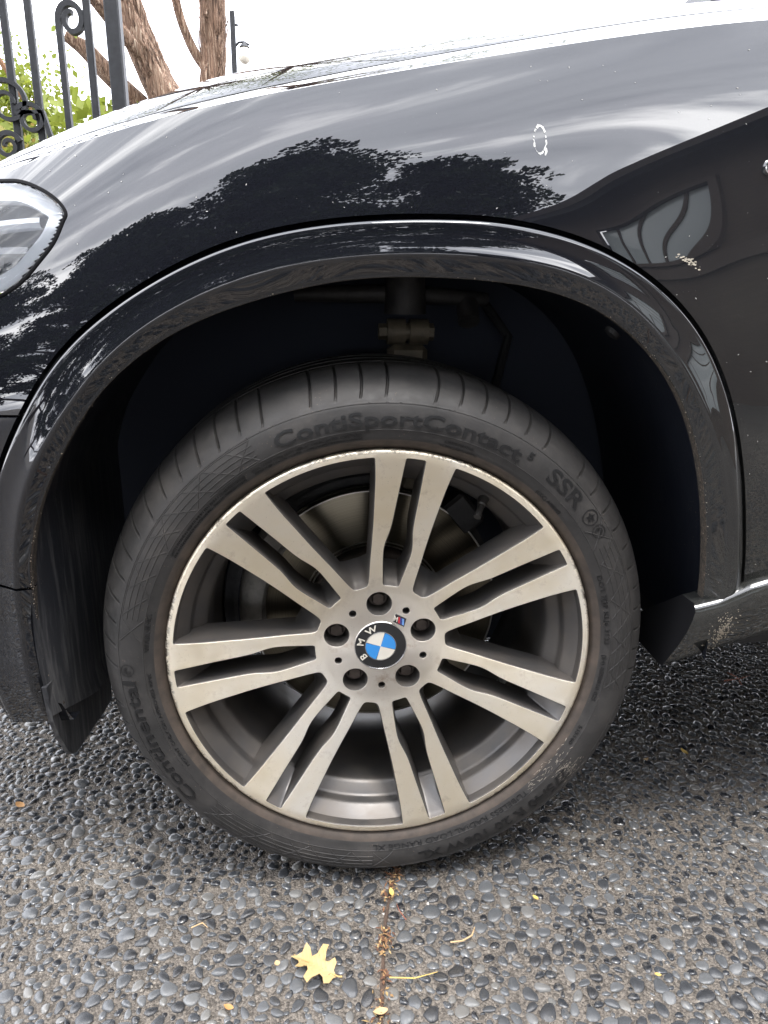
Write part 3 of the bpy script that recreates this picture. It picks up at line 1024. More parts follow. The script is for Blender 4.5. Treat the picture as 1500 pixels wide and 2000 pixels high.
def skirt():
    xs = [0.0, 0.02, 0.04, 0.07, 0.10, 0.14, 0.2, 0.3, 0.5, 0.8, 1.2, 1.8]
    def top(x): return float(np.interp(x, [0.37, 0.393, 0.425, 0.463, 0.482, 0.52, 0.60, 0.9, 2.3], [0.427, 0.432, 0.440, 0.458, 0.464, 0.473, 0.484, 0.50, 0.51]))
    def bot(x): return float(np.interp(x, [0.36, 0.403, 0.45, 0.522, 0.62, 0.8, 2.3], [0.322, 0.334, 0.350, 0.372, 0.388, 0.398, 0.398]))
    rows = []
    #   fraction down the face, Y, lead-in of the front end
    prof = [(0.0, 0.010, 0.393), (0.0, -0.022, 0.392), (0.012, -0.0275, 0.3915), (0.05, -0.0305, 0.391), (0.16, -0.031, 0.389), (0.35, -0.0255, 0.387), (0.6, -0.015, 0.383), (0.85, 0.000, 0.380), (0.96, 0.0065, 0.379), (1.0, 0.012, 0.379), (1.0, 0.15, 0.379)]
    for fr, y, x0 in prof:
        r = []
        for dx in np.concatenate([np.linspace(0, 0.3, 50), np.linspace(0.32, 2.6, 24)]):
            x = x0 + dx
            r.append((x, y, top(x) + (bot(x) - top(x)) * fr + (0.0025 if fr == 0 and y < 0 else 0)))
        rows.append(r)
    mb = MB().grid(rows)
    nc = len(rows[0])
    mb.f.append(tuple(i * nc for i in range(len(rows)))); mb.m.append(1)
    mb.build('side_skirt', [PAINT, simple('black_skirt_end', (0.004, 0.004, 0.005), 0.8, 0.0, Specular_IOR_Level=0.2)], car, True, 40)  # front end face closed in plain near-black
    # dried scrape of mud
    q = random.Random(2)
    mb = MB()
    for _ in range(260):
        x = 0.440 + q.gauss(0, 0.009); z = 0.390 + q.gauss(0, 0.014)
        if q.random() < 0.4: x = 0.440 + q.gauss(0, 0.002)
        fr = (top(x) - z) / (top(x) - bot(x))
        y = float(np.interp(fr, [p[0] for p in prof[2:10]], [p[1] for p in prof[2:10]])) - 0.0006
        s = q.uniform(0.0002, 0.0012)
        a = q.uniform(0, 6.28)
        V = [(x + s * math.cos(a + k * 1.57) * (1.6 if k % 2 else 0.7), y, z + s * math.sin(a + k * 1.57) * (1.6 if k % 2 else 0.7)) for k in range(4)] + [(x, y - s * 0.3, z)]
        mb.add(V, [(0, 1, 4), (1, 2, 4), (2, 3, 4), (3, 0, 4)])
    o = mb.build('mud_splash', simple('pale_dry_mud', (0.36, 0.31, 0.24), 0.9), car, False)
    o['kind'] = 'stuff'
skirt()

LENS_FLIP = True
def headlamp():
    P = LIGHT_POLY
    # dense smooth outline
    Q = []
    n = len(P)
    for i in range(n):
        p0, p1, p2, p3 = P[i - 1], P[i], P[(i + 1) % n], P[(i + 2) % n]
        for k in range(6):
            t = k / 6
            Q.append(tuple(0.5 * ((2 * p1[a]) + (-p0[a] + p2[a]) * t + (2 * p0[a] - 5 * p1[a] + 4 * p2[a] - p3[a]) * t * t + (-p0[a] + 3 * p1[a] - 3 * p2[a] + p3[a]) * t ** 3) for a in (0, 1)))
    cx = sum(p[0] for p in Q) / len(Q); cz = sum(p[1] for p in Q) / len(Q)
    N = []
    for i in range(len(Q)):
        a, b = Q[i - 1], Q[(i + 1) % len(Q)]
        d = Vector((b[0] - a[0], b[1] - a[1])).normalized()
        nn = Vector((-d.y, d.x))
        if nn.dot(Vector((Q[i][0] - cx, Q[i][1] - cz))) < 0: nn = -nn
        N.append(nn)
    def ring(off, dy):
        r = []
        for p, nn in zip(Q, N):
            x, z = p[0] + nn.x * off, p[1] + nn.y * off
            r.append((x, Yf(x, z) + dy, z))
        return r
    def scaled(f, dy):
        r = []
        for p in Q:
            x, z = cx + (p[0] - cx) * f, cz + (p[1] - cz) * f
            r.append((x, Yf(x, z) + dy, z))
        return r
    root = MB().grid([ring(0.0048, 0.004), ring(0.0044, -0.0008), ring(0.0034, -0.0016), ring(0.0012, -0.0016), ring(0.0004, 0.006)], 0, True).build('headlight', SEAL_GAP, car, True, 50)
    g = NT('headlight_glass')
    tr = g.n('ShaderNodeBsdfTransparent'); tr.inputs[0].default_value = (0.93, 0.95, 0.97, 1)
    gl = g.n('ShaderNodeBsdfGlossy'); gl.inputs['Roughness'].default_value = 0.02
    fr = g.n('ShaderNodeFresnel'); fr.inputs[0].default_value = 1.5
    mx = g.n('ShaderNodeMixShader'); g.l(fr.outputs[0], mx.inputs[0]); g.l(tr.outputs[0], mx.inputs[1]); g.l(gl.outputs[0], mx.inputs[2])
    g.l(mx.outputs[0], g.out.inputs[0])
    rows = [ring(-0.0005, -0.001), ring(-0.004, -0.004)] + [scaled(f, -0.004 - 0.006 * (1 - f * f)) for f in (0.9, 0.75, 0.55, 0.3, 0.02)]
    mb = MB().grid(rows, 0, True)
    mb.f = [f[::-1] for f in mb.f] if LENS_FLIP else mb.f
    mb.build('lens', g.mat, root, True, None)
    # white bright bezel, deep reflector bowl and a bar across
    MB().grid([ring(-0.001, 0.004), ring(-0.010, 0.010), ring(-0.018, 0.012), ring(-0.020, 0.018), ring(-0.021, 0.032)], 0, True).build('bezel', SILVER, root, True, 40)
    MB().grid([ring(-0.0205, 0.028), scaled(0.7, 0.06), scaled(0.4, 0.085), scaled(0.02, 0.09)], 0, True).build('reflector', simple('lamp_bowl', (0.30, 0.31, 0.335), 0.3, 0.45), root, True, 40)
    rows = []
    for t in np.linspace(0, 1, 24):
        x = -0.372 - t * 0.25
        z = 0.8705 - 0.045 * t * t - 0.01 * t
        y = Yf(x, z)
        rows.append([(x, y + 0.02, z + 0.006), (x, y + 0.010, z + 0.005), (x, y + 0.008, z), (x, y + 0.011, z - 0.005), (x, y + 0.03, z - 0.006)])
    MB().grid(rows).build('trim_bar', SILVER, root, True, 40)
    rows = []
    for t in np.linspace(0, 1, 24):
        x = -0.392 - t * 0.22
        z = 0.842 - 0.03 * t * t
        y = Yf(x, z)
        rows.append([(x, y + 0.05, z + 0.006), (x, y + 0.030, z + 0.004), (x, y + 0.028, z - 0.003), (x, y + 0.045, z - 0.006)])
    MB().grid(rows).build('light_guide', simple('white_light_guide', (0.25, 0.25, 0.26), 0.3), root, True, 40)
    mb = MB()
    mb.revolve([(0.045, 0.0), (0.048, -0.006), (0.053, -0.006), (0.056, 0.0), (0.054, 0.03)], 40, 0, (-0.50, Yf(-0.5, 0.83) + 0.03, 0.835))
    mb.build('light_ring', simple('frosted_ring', (0.3, 0.3, 0.31), 0.35), root)
headlamp()

def stains():
    # dried ring left by a dropping, with a faint run below it
    q = random.Random(9)
    V, F = [], []
    n = 44
    for i in range(n):
        th = 2 * math.pi * i / n
        gap = 0.25 if 3.75 < th < 4.5 else 1.0
        w = (0.0010 + 0.0011 * q.random()) * gap * (1.5 if 0.2 < th < 2.3 else 1)
        for s in (-1, 1):
            rx = 0.0066 + s * w * 0.5; rz = 0.0142 + s * w * 0.5
            x = 0.1605 + rx * math.cos(th) + q.gauss(0, 0.0003); z = 0.9615 + rz * math.sin(th) + q.gauss(0, 0.0003)
            V.append((x, Yf(x, z) - 0.0004, z))
    for i in range(n):
        if q.random() < 0.2: continue
        k = (i + 1) % n
        F.append((2 * i, 2 * k, 2 * k + 1, 2 * i + 1))
    b = len(V)
    for i, (x, z, w) in enumerate([(0.1668, 0.9535, .0009), (0.1672, 0.9495, .0013), (0.1662, 0.9470, .0009), (0.1660, 0.9455, .0005)]):
        V += [(x - w, Yf(x, z) - 0.0004, z), (x + w, Yf(x, z) - 0.0004, z)]
    for i in range(3):
        F.append((b + 2 * i, b + 2 * i + 1, b + 2 * i + 3, b + 2 * i + 2))
    o = obj('dried_dropping', V, F, simple('chalky_white', (0.62, 0.62, 0.60), 0.8), car, False)
    o['label'] = 'chalky white ring of a dried dropping on the fender'
    V, F = [], []
    for k in range(60):
        x, z = 0.325 + q.gauss(0, 0.006), 0.842 + q.gauss(0, 0.0018)
        z -= (x - 0.325) * 0.3
        s = q.uniform(0.0003, 0.0014); a = q.uniform(0, 6)
        b = len(V)
        for j in range(5):
            xx, zz = x + s * 1.3 * math.cos(a + j * 1.256), z + s * 0.7 * math.sin(a + j * 1.256)
            V.append((xx, Yf(xx, zz) - 0.0004, zz))
        F.append(tuple(range(b, b + 5)))
    obj('mud_smear', V, F, simple('beige_mud', (0.40, 0.36, 0.29), 0.9), car, False)
    # loose flecks of pollen and grit over the side
    V, F = [], []
    for k in range(420):
        x, z = q.uniform(-0.42, 0.56), q.uniform(0.45, 1.08)
        r = math.hypot(x - OC[0], z - OC[1]); ph = math.degrees(math.atan2(z - OC[1], x - OC[0]))
        if not (0 < ph < 142) or r < rad(T_UP, ph) + 0.008 or z > zt(x) - 0.01 or in_poly(x, z, LIGHT_POLY): continue
        if z > 0.75 and q.random() < 0.62: continue
        s = q.uniform(0.0003, 0.0008); a = q.uniform(0, 6)
        b = len(V)
        for j in range(4):
            xx, zz = x + s * math.cos(a + j * 1.57) * (1.8 if j % 2 else 0.7), z + s * math.sin(a + j * 1.57) * (1.8 if j % 2 else .7)
            V.append((xx, Yf(xx, zz) - 0.0005, zz))
        F.append(tuple(range(b, b + 4)))
    o = obj('dust_flecks', V, F, simple('dust_fleck', (0.42, 0.41, 0.38), 0.9), car, False)
    o['kind'] = 'stuff'
stains()

def rest_of_car():
    # door behind the fender
    xs = np.linspace(XR + 0.006, 3.0, 36); zs = np.linspace(0.46, zt(1.0) - 0.01, 30)
    MB().grid([[(x, Yf(min(x, 1.0), z), z) for x in xs] for z in zs]).build('door', PAINT, car)
    # side marker in the fender
    y = Yf(0.410, 0.940)
    b = MB(); b.revolve([(0.0, -0.004), (0.004, -0.0045), (0.0075, -0.003), (0.0085, 0.004)], 20, 0, (0.4135, y - 0.001, 0.9395))
    root = b.build('washer_badge', CHROME, car)
    b = MB(); b.revolve([(0.0050, -0.0052), (0.0058, -0.0056), (0.0066, -0.0048)], 20, 0, (0.4135, y - 0.001, 0.9395))
    b.build('badge_ring', BLACK, root)
    # floor pan, nose and far flank, so the car shades the ground it stands on
    mb = MB()
    mb.box((1.75, 0.95, 0.33), (1.3, 0.85, 0.02))
    mb.box((0.0, 1.0, 0.33), (0.46, 0.58, 0.02))
    mb.box((-0.58, 0.95, 0.33), (0.12, 0.80, 0.02))
    mb.build('floor_pan', BLACK, car, False)
    rows = []
    for z in np.linspace(0.31, zg(-0.78) - 0.05, 14):
        t = (z - 0.3) / 0.5
        rows.append([(-0.80 - 0.06 * math.sin(math.pi * min(1, t)) * math.sin(math.pi * s) - 0.05 * math.sin(math.pi * s), 0.33 + s * 1.24, z) for s in np.linspace(0, 1, 30)])
    MB().grid(rows).build('front_grille_panel', BLACK, car)
    rows = []
    for z in np.linspace(0.31, 0.78, 10):
        rows.append([(-0.80 + 0.45 * s, 1.57 + 0.31 * math.sin(s * 1.57), z) for s in np.linspace(0, 1, 12)])
    rows2 = [[(x, 1.90 - Yf(min(x, 1.0), z), z) for x in np.linspace(-0.35, 3.0, 40)] for z in np.linspace(0.42, 1.0, 16)]
    MB().grid(rows2).build('far_flank', PAINT, car)
    # cabin: windscreen, side glass, pillars and roof
    glass = simple('dark_glass', (0.01, 0.012, 0.015), 0.03)
    sill = zt(1.0)
    def side(y, f): return y if f > 0 else 1.90 - y
    MB().grid([[(1.02, y, zg(1.0) + 0.03 + 0.07 * math.sin(math.pi * y / 1.9)) for y in np.linspace(0.15, 1.75, 20)], [(1.70, y, 1.64 + 0.02 * math.sin(math.pi * y / 1.9)) for y in np.linspace(0.33, 1.57, 20)]]).build('windscreen', glass, car)
    MB().grid([[(x, y, 1.665 + 0.05 * math.sin(math.pi * (y - 0.3) / 1.3)) for y in np.linspace(0.30, 1.60, 24)] for x in (1.68, 1.9, 2.4, 2.9)]).build('roof', PAINT, car)
    for f in (1, -1):
        MB().grid([[(1.02, side(0.085, f), sill), (3.0, side(0.085, f), sill + 0.03)], [(1.72, side(0.30, f), 1.63), (2.9, side(0.30, f), 1.63)]]).build('side_window', glass, car)
        MB().tube([(0.98, side(0.09, f), sill), (1.35, side(0.20, f), 1.38), (1.70, side(0.30, f), 1.65), (2.2, side(0.30, f), 1.68), (2.9, side(0.31, f), 1.66)], [0.03, 0.035, 0.035, 0.035, 0.03], 10).build('pillar', PAINT, car)
rest_of_car()

# ------------------------------------------------------------------ wheel
wheel = empty('wheel', (0, 0, H), car)
wheel['label'] = 'large alloy wheel with seven pairs of cream spokes and low profile tyre'

def Yr(r):
    t = min(1.0, max(0.0, (r - 0.078) / (0.262 - 0.078)))
    return 0.033 * (1 - t) + 0.0022 * math.sin(math.pi * t) if t > 0 else 0.033
AX = 82.0
RI, RO = 0.0855, 0.2625
SLOT = np.array([(0.080, 7.0), (0.0855, 7.2), (0.100, 7.5), (0.115, 7.8), (0.128, 7.95), (0.140, 7.75), (0.148, 7.1), (0.156, 6.1), (0.164, 5.2), (0.175, 4.6), (0.195, 4.05), (0.220, 3.5), (0.2400, 3.1), (0.2625, 2.75), (0.27, 2.7)])
OPEN = np.array([(0.080, 5.2), (0.0855, 6.2), (0.0939, 8.2), (0.1003, 9.0), (0.115, 10.4), (0.1376, 12.1), (0.1488, 12.8), (0.165, 13.55), (0.18, 14.1), (0.2087, 14.75), (0.229, 15.1), (0.245, 15.2), (0.263, 15.15), (0.27, 15.1)])

def hole_poly(tabl, fil_in, fil_out, sp=0.0022):
    """outline (x along the axis, y across) in the wheel plane, hole axis on +x"""
    rs = np.linspace(RI, RO, 60)
    h = np.interp(rs, tabl[:, 0], tabl[:, 1])
    h = smooth1(h, 2.0)
    side = [(r * math.cos(R(a)), r * math.sin(R(a))) for r, a in zip(rs, h)]
    half_o = h[-1]; half_i = h[0]
    arc_o = [(RO * math.cos(R(a)), RO * math.sin(R(a))) for a in np.linspace(half_o, -half_o, max(5, int(half_o * 3)))][1:-1]
    arc_i = [(RI * math.cos(R(a)), RI * math.sin(R(a))) for a in np.linspace(-half_i, half_i, 9)][1:-1]
    P = side + arc_o + [(x, -y) for x, y in side[::-1]] + arc_i
    # resample, then round the corners by walking a rolling average near them
    def resample(P, sp):
        P = np.array(P + [P[0]])
        d = np.concatenate([[0], np.cumsum(np.hypot(*np.diff(P, axis=0).T))])
        n = int(d[-1] / sp)
        s = np.linspace(0, d[-1], n, endpoint=False)
        return np.stack([np.interp(s, d, P[:, 0]), np.interp(s, d, P[:, 1])], 1)
    Q = resample(P, 0.0006)
    rr = np.hypot(Q[:, 0], Q[:, 1])
    def blur(Q, w):
        k = int(w / 0.0006)
        if k < 1: return Q.copy()
        ker = np.ones(2 * k + 1) / (2 * k + 1)
        E_ = np.concatenate([Q[-3 * k:], Q, Q[:3 * k]])
        for _ in range(2):
            E_ = np.stack([np.convolve(E_[:, a], ker, 'same') for a in (0, 1)], 1)
        return E_[3 * k:-3 * k]
    Bi, Bo = blur(Q, fil_in), blur(Q, fil_out)
    wi = np.clip((0.118 - rr) / 0.012, 0, 1)[:, None]
    wo = np.clip((rr - 0.238) / 0.012, 0, 1)[:, None]
    Q = Q * (1 - wi - wo) + Bi * wi + Bo * wo
    return resample([tuple(p) for p in Q], sp)

def rim():
    slot = hole_poly(SLOT, 0.0032, 0.0022)
    opn = hole_poly(OPEN, 0.0042, 0.0022, 0.0026)
    holes = []            # (points2d, centre angle, kind)
    for k in range(7):
        for poly, a, kind in ((slot, AX + k * 360 / 7, 'slot'), (opn, AX + (k + 0.5) * 360 / 7, 'open')):
            c, s = math.cos(R(a)), math.sin(R(a))
            holes.append(([(x * c - y * s, x * s + y * c) for x, y in poly], a, kind))
    for k in range(5):
        a = R(92.3 + 72 * k)
        holes.append(([(0.06 * math.cos(a) + 0.0172 * math.cos(t), 0.06 * math.sin(a) + 0.0172 * math.sin(t)) for t in np.linspace(0, 2 * math.pi, 40, endpoint=False)], a, 'lug'))
        a = R(92.3 + 36 + 72 * k)
        holes.append(([(0.0594 * math.cos(a) + 0.0052 * math.cos(t), 0.0594 * math.sin(a) + 0.0052 * math.sin(t)) for t in np.linspace(0, 2 * math.pi, 22, endpoint=False)], a, 'pin'))
    ROUT = 0.2678
    outer = [(ROUT * math.cos(t), ROUT * math.sin(t)) for t in np.linspace(0, 2 * math.pi, 500, endpoint=False)]
    P = [Vector(p) for p in outer]
    Ed = [(i, (i + 1) % 500) for i in range(500)]
    for pts, a, kind in holes:
        b = len(P)
        P += [Vector(p) for p in pts]
        Ed += [(b + i, b + (i + 1) % len(pts)) for i in range(len(pts))]
    # interior points on rings so the dished face stays smooth
    def inside_any(x, y):
        for pts, a, kind in holes:
            cx = sum(p[0] for p in pts) / len(pts); cy = sum(p[1] for p in pts) / len(pts)
            if in_poly(x, y, pts): return True
        return False
    bound = np.array([tuple(p) for p in P])
    for r in np.arange(0.008, 0.2660, 0.0055):
        n = max(6, int(2 * math.pi * r / 0.0065))
        for j in range(n):
            t = 2 * math.pi * (j + 0.5 * (int(r / 0.0055) % 2)) / n
            x, y = r * math.cos(t), r * math.sin(t)
            if np.min((bound[:, 0] - x) ** 2 + (bound[:, 1] - y) ** 2) < 0.0018 ** 2: continue
            P.append(Vector((x, y)))
    V2, E2, F2, ov, oe, of_ = delaunay_2d_cdt(P, Ed, [], 0, 1e-7)
    hb = []
    for pts, a, kind in holes:
        xs = [p[0] for p in pts]; ys = [p[1] for p in pts]
        hb.append((min(xs), max(xs), min(ys), max(ys), pts))
    F = []
    for f in F2:
        cx = sum(V2[i].x for i in f) / len(f); cy = sum(V2[i].y for i in f) / len(f)
        if cx * cx + cy * cy > ROUT * ROUT: continue
        bad = False
        for x0, x1, y0, y1, pts in hb:
            if x0 <= cx <= x1 and y0 <= cy <= y1 and in_poly(cx, cy, pts):
                bad = True; break
        if not bad:
            a, b, c = (V2[i] for i in f[:3])
            cr = (b.x - a.x) * (c.y - a.y) - (b.y - a.y) * (c.x - a.x)
            F.append(tuple(f) if cr > 0 else tuple(f)[::-1])
    mb = MB()
    mb.add([(v.x, Yr(v.length), v.y) for v in V2], F, 0)
    # walls of each opening
    for pts, a, kind in holes:
        n = len(pts)
        A = np.array(pts)
        T = np.roll(A, -1, 0) - np.roll(A, 1, 0)
        N = np.stack([-T[:, 1], T[:, 0]], 1); N /= np.linalg.norm(N, axis=1)[:, None]
        cen = A.mean(0)
        if ((cen - A) * N).sum() < 0: N = -N           # into the hole
        rr = np.hypot(A[:, 0], A[:, 1])
        y0 = np.array([Yr(r) for r in rr])
        rows = [[(p[0], y, p[1]) for p, y in zip(A, y0)]]
        if kind in ('slot', 'open'):
            ax = np.array([math.cos(R(a)), math.sin(R(a))]); pe = np.array([-ax[1], ax[0]])
            u = A @ ax; w = A @ pe
            fin = np.clip((0.115 - rr) / 0.03, 0, 1)        # near the hub
            fout = np.clip((rr - 0.225) / 0.0375, 0, 1)     # near the lip
            for off, dep in ((0.0005, 0.0002), (0.0011, 0.0009), (0.0014, 0.0022)):
                B = A + N * off
                rows.append([(p[0], y + dep, p[1]) for p, y in zip(B, y0)])
            dm = 0.044 if kind == 'slot' else 0.048
            for fr in (0.12, 0.3, 0.5, 0.7, 0.85, 1.0):
                d = fr * dm
                if kind == 'slot':
                    uu = u + fin * (0.020 * fr ** 0.8 + 0.0012) - fout * (0.034 * fr ** 0.9 + 0.001)
                    ww = w * (1 - 0.10 * fr) - np.sign(w) * 0.0012 * np.clip(np.abs(w) / 0.004, 0, 1)
                else:
                    uu = u + fin * (0.024 * fr ** 0.8 + 0.0012) - fout * (0.0050 * fr + 0.001)
                    ww = w * (1 - 0.05 * fr) - np.sign(w) * 0.0012 * np.clip(np.abs(w) / 0.004, 0, 1)
                rows.append([(ax[0] * q + pe[0] * s, y + 0.0022 + d, ax[1] * q + pe[1] * s) for q, s, y in zip(uu, ww, y0)])
        elif kind == 'lug':
            for off, dep in ((0.0005, 0.0003), (0.0009, 0.0012), (0.0015, 0.012), (0.0022, 0.026), (0.0050, 0.031)):
                B = A + N * off
                rows.append([(p[0], y + dep, p[1]) for p, y in zip(B, y0)])
        else:
            for off, dep in ((0.0003, 0.0002), (0.0006, 0.0009), (0.0008, 0.014)):
                B = A + N * off
                rows.append([(p[0], y + dep, p[1]) for p, y in zip(B, y0)])
        base = len(mb.v)
        flip = T[0][0] * N[0][1] - T[0][1] * N[0][0] > 0
        m0 = len(mb.m)
        mb.grid([r if flip else r[::-1] for r in rows], 1, True)
        # the narrow bevel keeps the machined metal
        for q in range(n): mb.m[m0 + q] = 0
        if kind in ('lug', 'pin'):
            k = len(mb.v) - n
            mb.f.append(tuple(range(k, k + n))); mb.m.append(1)
    # rounded lip
    mb.revolve([(0.2678, Yr(0.2678)), (0.2692, 0.0004), (0.2706, 0.0016), (0.2714, 0.0036), (0.2716, 0.0065), (0.2706, 0.012), (0.266, 0.020)], 500, 0)
    o = mb.build('rim', [FACE, POCKET], wheel, True, 32)
    # rim barrel with its steps
    b = MB()
    b.revolve([(0.2645, 0.020), (0.2622, 0.0105), (0.2600, 0.0130), (0.2560, 0.0185), (0.2490, 0.0275), (0.2474, 0.0300), (0.2466, 0.0330), (0.2458, 0.0400), (0.2448, 0.0430), (0.2425, 0.0452), (0.2330, 0.0535), (0.2300, 0.0570), (0.2286, 0.0610), (0.2280, 0.0680), (0.2275, 0.120), (0.2230, 0.128), (0.2230, 0.18), (0.2280, 0.245), (0.255, 0.262)], 300)
    b.build('barrel', POCKET, wheel, True, 60)
    # bolts seated deep in the holes
    for k in range(5):
        a = R(92.3 + 72 * k)
        b = MB()
        b.tube([(0.06 * math.cos(a), 0.062, 0.06 * math.sin(a)), (0.06 * math.cos(a), 0.052, 0.06 * math.sin(a)), (0.06 * math.cos(a), 0.049, 0.06 * math.sin(a))], [0.0098, 0.0098, 0.008], 6)
        b.tube([(0.06 * math.cos(a), 0.0575, 0.06 * math.sin(a)), (0.06 * math.cos(a), 0.056, 0.06 * math.sin(a))], [0.0125, 0.0125], 20)
        b.build('wheel_bolt', RUST, wheel, True, 30)
    # balance weight on the barrel
    b = MB()
    for k in range(5):
        a = R(-42 + k * 3.0)
        r = 0.2250
        b.bbox((r * math.cos(a), 0.126, r * math.sin(a)), (0.0025, 0.010, 0.0054), 0.001, Matrix.Rotation(-a, 3, 'Y'))
    b.build('balance_weight', simple('dull_zinc', (0.25, 0.25, 0.24), 0.5, 0.6), wheel, False)
    # valve
    a = R(56)
    b = MB()
    d = Vector((math.cos(a), 0, math.sin(a)))
    p0 = d * 0.236 + Vector((0, 0.052, 0)); p1 = d * 0.214 + Vector((0, 0.030, 0))
    b.tube([p0, p0.lerp(p1, 0.35), p0.lerp(p1, 0.4), p0.lerp(p1, 0.78), p0.lerp(p1, 0.8), p1], [0.0075, 0.006, 0.0042, 0.0042, 0.0048, 0.0046], 14)
    b.build('valve_stem', simple('valve_rubber', (0.03, 0.028, 0.026), 0.35), wheel)
rim()

def text_mesh(body, size, bold=0.0, shear=0.0):
    cu = bpy.data.curves.new('lettering', 'FONT')
    cu.body = body; cu.size = size; cu.offset = bold; cu.shear = shear
    cu.resolution_u = 3
    cu.align_x = 'LEFT'
    o = bpy.data.objects.new('lettering_tmp', cu)
    COL.objects.link(o)
    dg = bpy.context.evaluated_depsgraph_get()
    me = bpy.data.meshes.new_from_object(o.evaluated_get(dg))
    bpy.data.objects.remove(o)
    V = [v.co.copy() for v in me.vertices]
    F = [tuple(p.vertices) for p in me.polygons]
    bpy.data.meshes.remove(me)
    return V, F

def cap():
    y = 0.033
    b = MB()
    b.revolve([(0.0352, 0.0005), (0.0351, -0.0008), (0.0345, -0.0016), (0.0338, -0.0017), (0.0333, -0.0009)], 80, 0, (0, y, 0))
    root = b.build('centre_cap', CHROME, wheel)
    b = MB()
    b.revolve([(0.0334, -0.0009), (0.030, -0.0012), (0.0206, -0.0016), (0.0, -0.0016)], 80, 0, (0, y, 0))
    b.build('cap_disc', CAPBLACK, root) if False else b.build('cap_disc', CAPBLACK, wheel)
    b = MB()
    b.revolve([(0.0209, -0.0014), (0.0207, -0.0025), (0.0202, -0.0026), (0.0200, -0.0016)], 80, 0, (0, y, 0))
    b.build('cap_ring', CHROME, wheel)
    rot = 74
    for k in range(4):
        V = [(0, y - 0.0026, 0)]; F = []
        a0, a1 = rot + 90 * k + 1.0, rot + 90 * (k + 1) - 1.0
        for j in range(19):
            a = R(a0 + (a1 - a0) * j / 18)
            for r in (0.010, 0.0198):
                V.append((r * math.cos(a), y - 0.0026 + 0.0006 * (r / 0.02) ** 2, r * math.sin(a)))
        for j in range(18):
            i = 1 + 2 * j
            F += [(0, i, i + 2), (i, i + 1, i + 3, i + 2)]
        obj('cap_quadrant', V, F, BLUE if k % 2 == 1 else IVORY, wheel)
    for ch, a in (('B', 213), ('M', 166), ('W', 118)):
        V, F = text_mesh(ch, 0.0132, 0.0002)
        xs = [v.x for v in V]; ys = [v.y for v in V]
        mx, my = (min(xs) + max(xs)) / 2, (min(ys) + max(ys)) / 2
        W = []
        for v in V:
            lx, ly = (v.x - mx) * 1.05, (v.y - my) * 0.98
            an = R(a) - lx / 0.0269
            r = 0.0269 + ly
            W.append((r * math.cos(an), y - 0.0024, r * math.sin(an)))
        obj('cap_letter', W, [f[::-1] for f in F], IVORY, wheel, False)
    # small badge beside the cap
    a = R(56.2); rb = 0.0440
    c = Vector((rb * math.cos(a), 0.033, rb * math.sin(a)))
    ta = R(56.2 - 90 + 6)
    ex = Vector((math.cos(ta), 0, math.sin(ta))); ez = Vector((-math.sin(ta), 0, math.cos(ta)))
    def q2(pts, dy): return [c + ex * p[0] + ez * p[1] + Vector((0, dy, 0)) for p in pts]
    def slab(name, pts, y0, y1, mat, parent):
        n = len(pts)
        V = q2(pts, y0) + q2(pts, y1)
        F = [tuple(range(n, 2 * n))] + [(i, (i + 1) % n, (i + 1) % n + n, i + n) for i in range(n)]
        return obj(name, V, F, mat, parent, False)
    s = 0.003
    slab('badge', [(-0.0100 + s, -0.0064), (0.0105, -0.0064), (0.0105 - s, 0.0064), (-0.0125 + s, 0.0064)], 0, -0.0012, CHROME, wheel)
    slab('badge_field', [(-0.0092 + s, -0.0055), (0.0096, -0.0055), (0.0095 - s + .0004, 0.0055), (-0.0116 + s, 0.0055)], -0.0012, -0.0016, CAPBLACK, wheel)
    for k, mat in enumerate((LBLUE, DBLUE, RED)):
        x0 = 0.0058 - k * 0.0030
        slab('badge_stripe', [(x0, -0.0040), (x0 + 0.0026, -0.0040), (x0 - 0.0012, 0.0040), (x0 - 0.0038, 0.0040)], -0.0016, -0.0020, mat, wheel)
    V, F = text_mesh('M', 0.0096, 0.0002)
    obj('badge_letter', [c + ex * (-0.0075 + v.x * 0.8 - v.y * 0.30) + ez * (v.y - 0.0036) + Vector((0, -0.002, 0)) for v in V], [f[::-1] for f in F], IVORY, wheel, False)
cap()

# sidewall profile: (r, Y)
SIDE = [(0.2600, 0.024), (0.2670, 0.0170), (0.2712, 0.0105), (0.2735, 0.0072), (0.2752, 0.0040), (0.2775, 0.0010), (0.2805, -0.0016), (0.2840, -0.0036), (0.2885, -0.0052), (0.2935, -0.0062), (0.2950, -0.0069), (0.2965, -0.0071), (0.3010, -0.0076), (0.3060, -0.0078), (0.3120, -0.0074), (0.3180, -0.0062), (0.3230, -0.0046), (0.3265, -0.0032), (0.3275, -0.0020), (0.3290, -0.0012), (0.3320, 0.0012), (0.3360, 0.0048), (0.3400, 0.0092), (0.3440, 0.0144), (0.3475, 0.0200), (0.3510, 0.0268), (0.3540, 0.0340), (0.3568, 0.0420), (0.3590, 0.0500), (0.3608, 0.0585), (0.3622, 0.0670), (0.3632, 0.0760), (0.3638, 0.0850), (0.3640, 0.0900), (0.3560, 0.0915), (0.3560, 0.1000), (0.3640, 0.1015), (0.3644, 0.1150), (0.3645, 0.1300), (0.3565, 0.1315), (0.3565, 0.1415), (0.3645, 0.1430), (0.3645, 0.1700), (0.3565, 0.1715), (0.3565, 0.1815), (0.3645, 0.1830), (0.3640, 0.2100), (0.3600, 0.2350), (0.3480, 0.2600), (0.3250, 0.2740), (0.2900, 0.2720), (0.2650, 0.2560)]
SR = np.array([p[0] for p in SIDE[:34]]); SY = np.array([p[1] for p in SIDE[:34]])
def tyre_y(r): return float(np.interp(r, SR, SY))

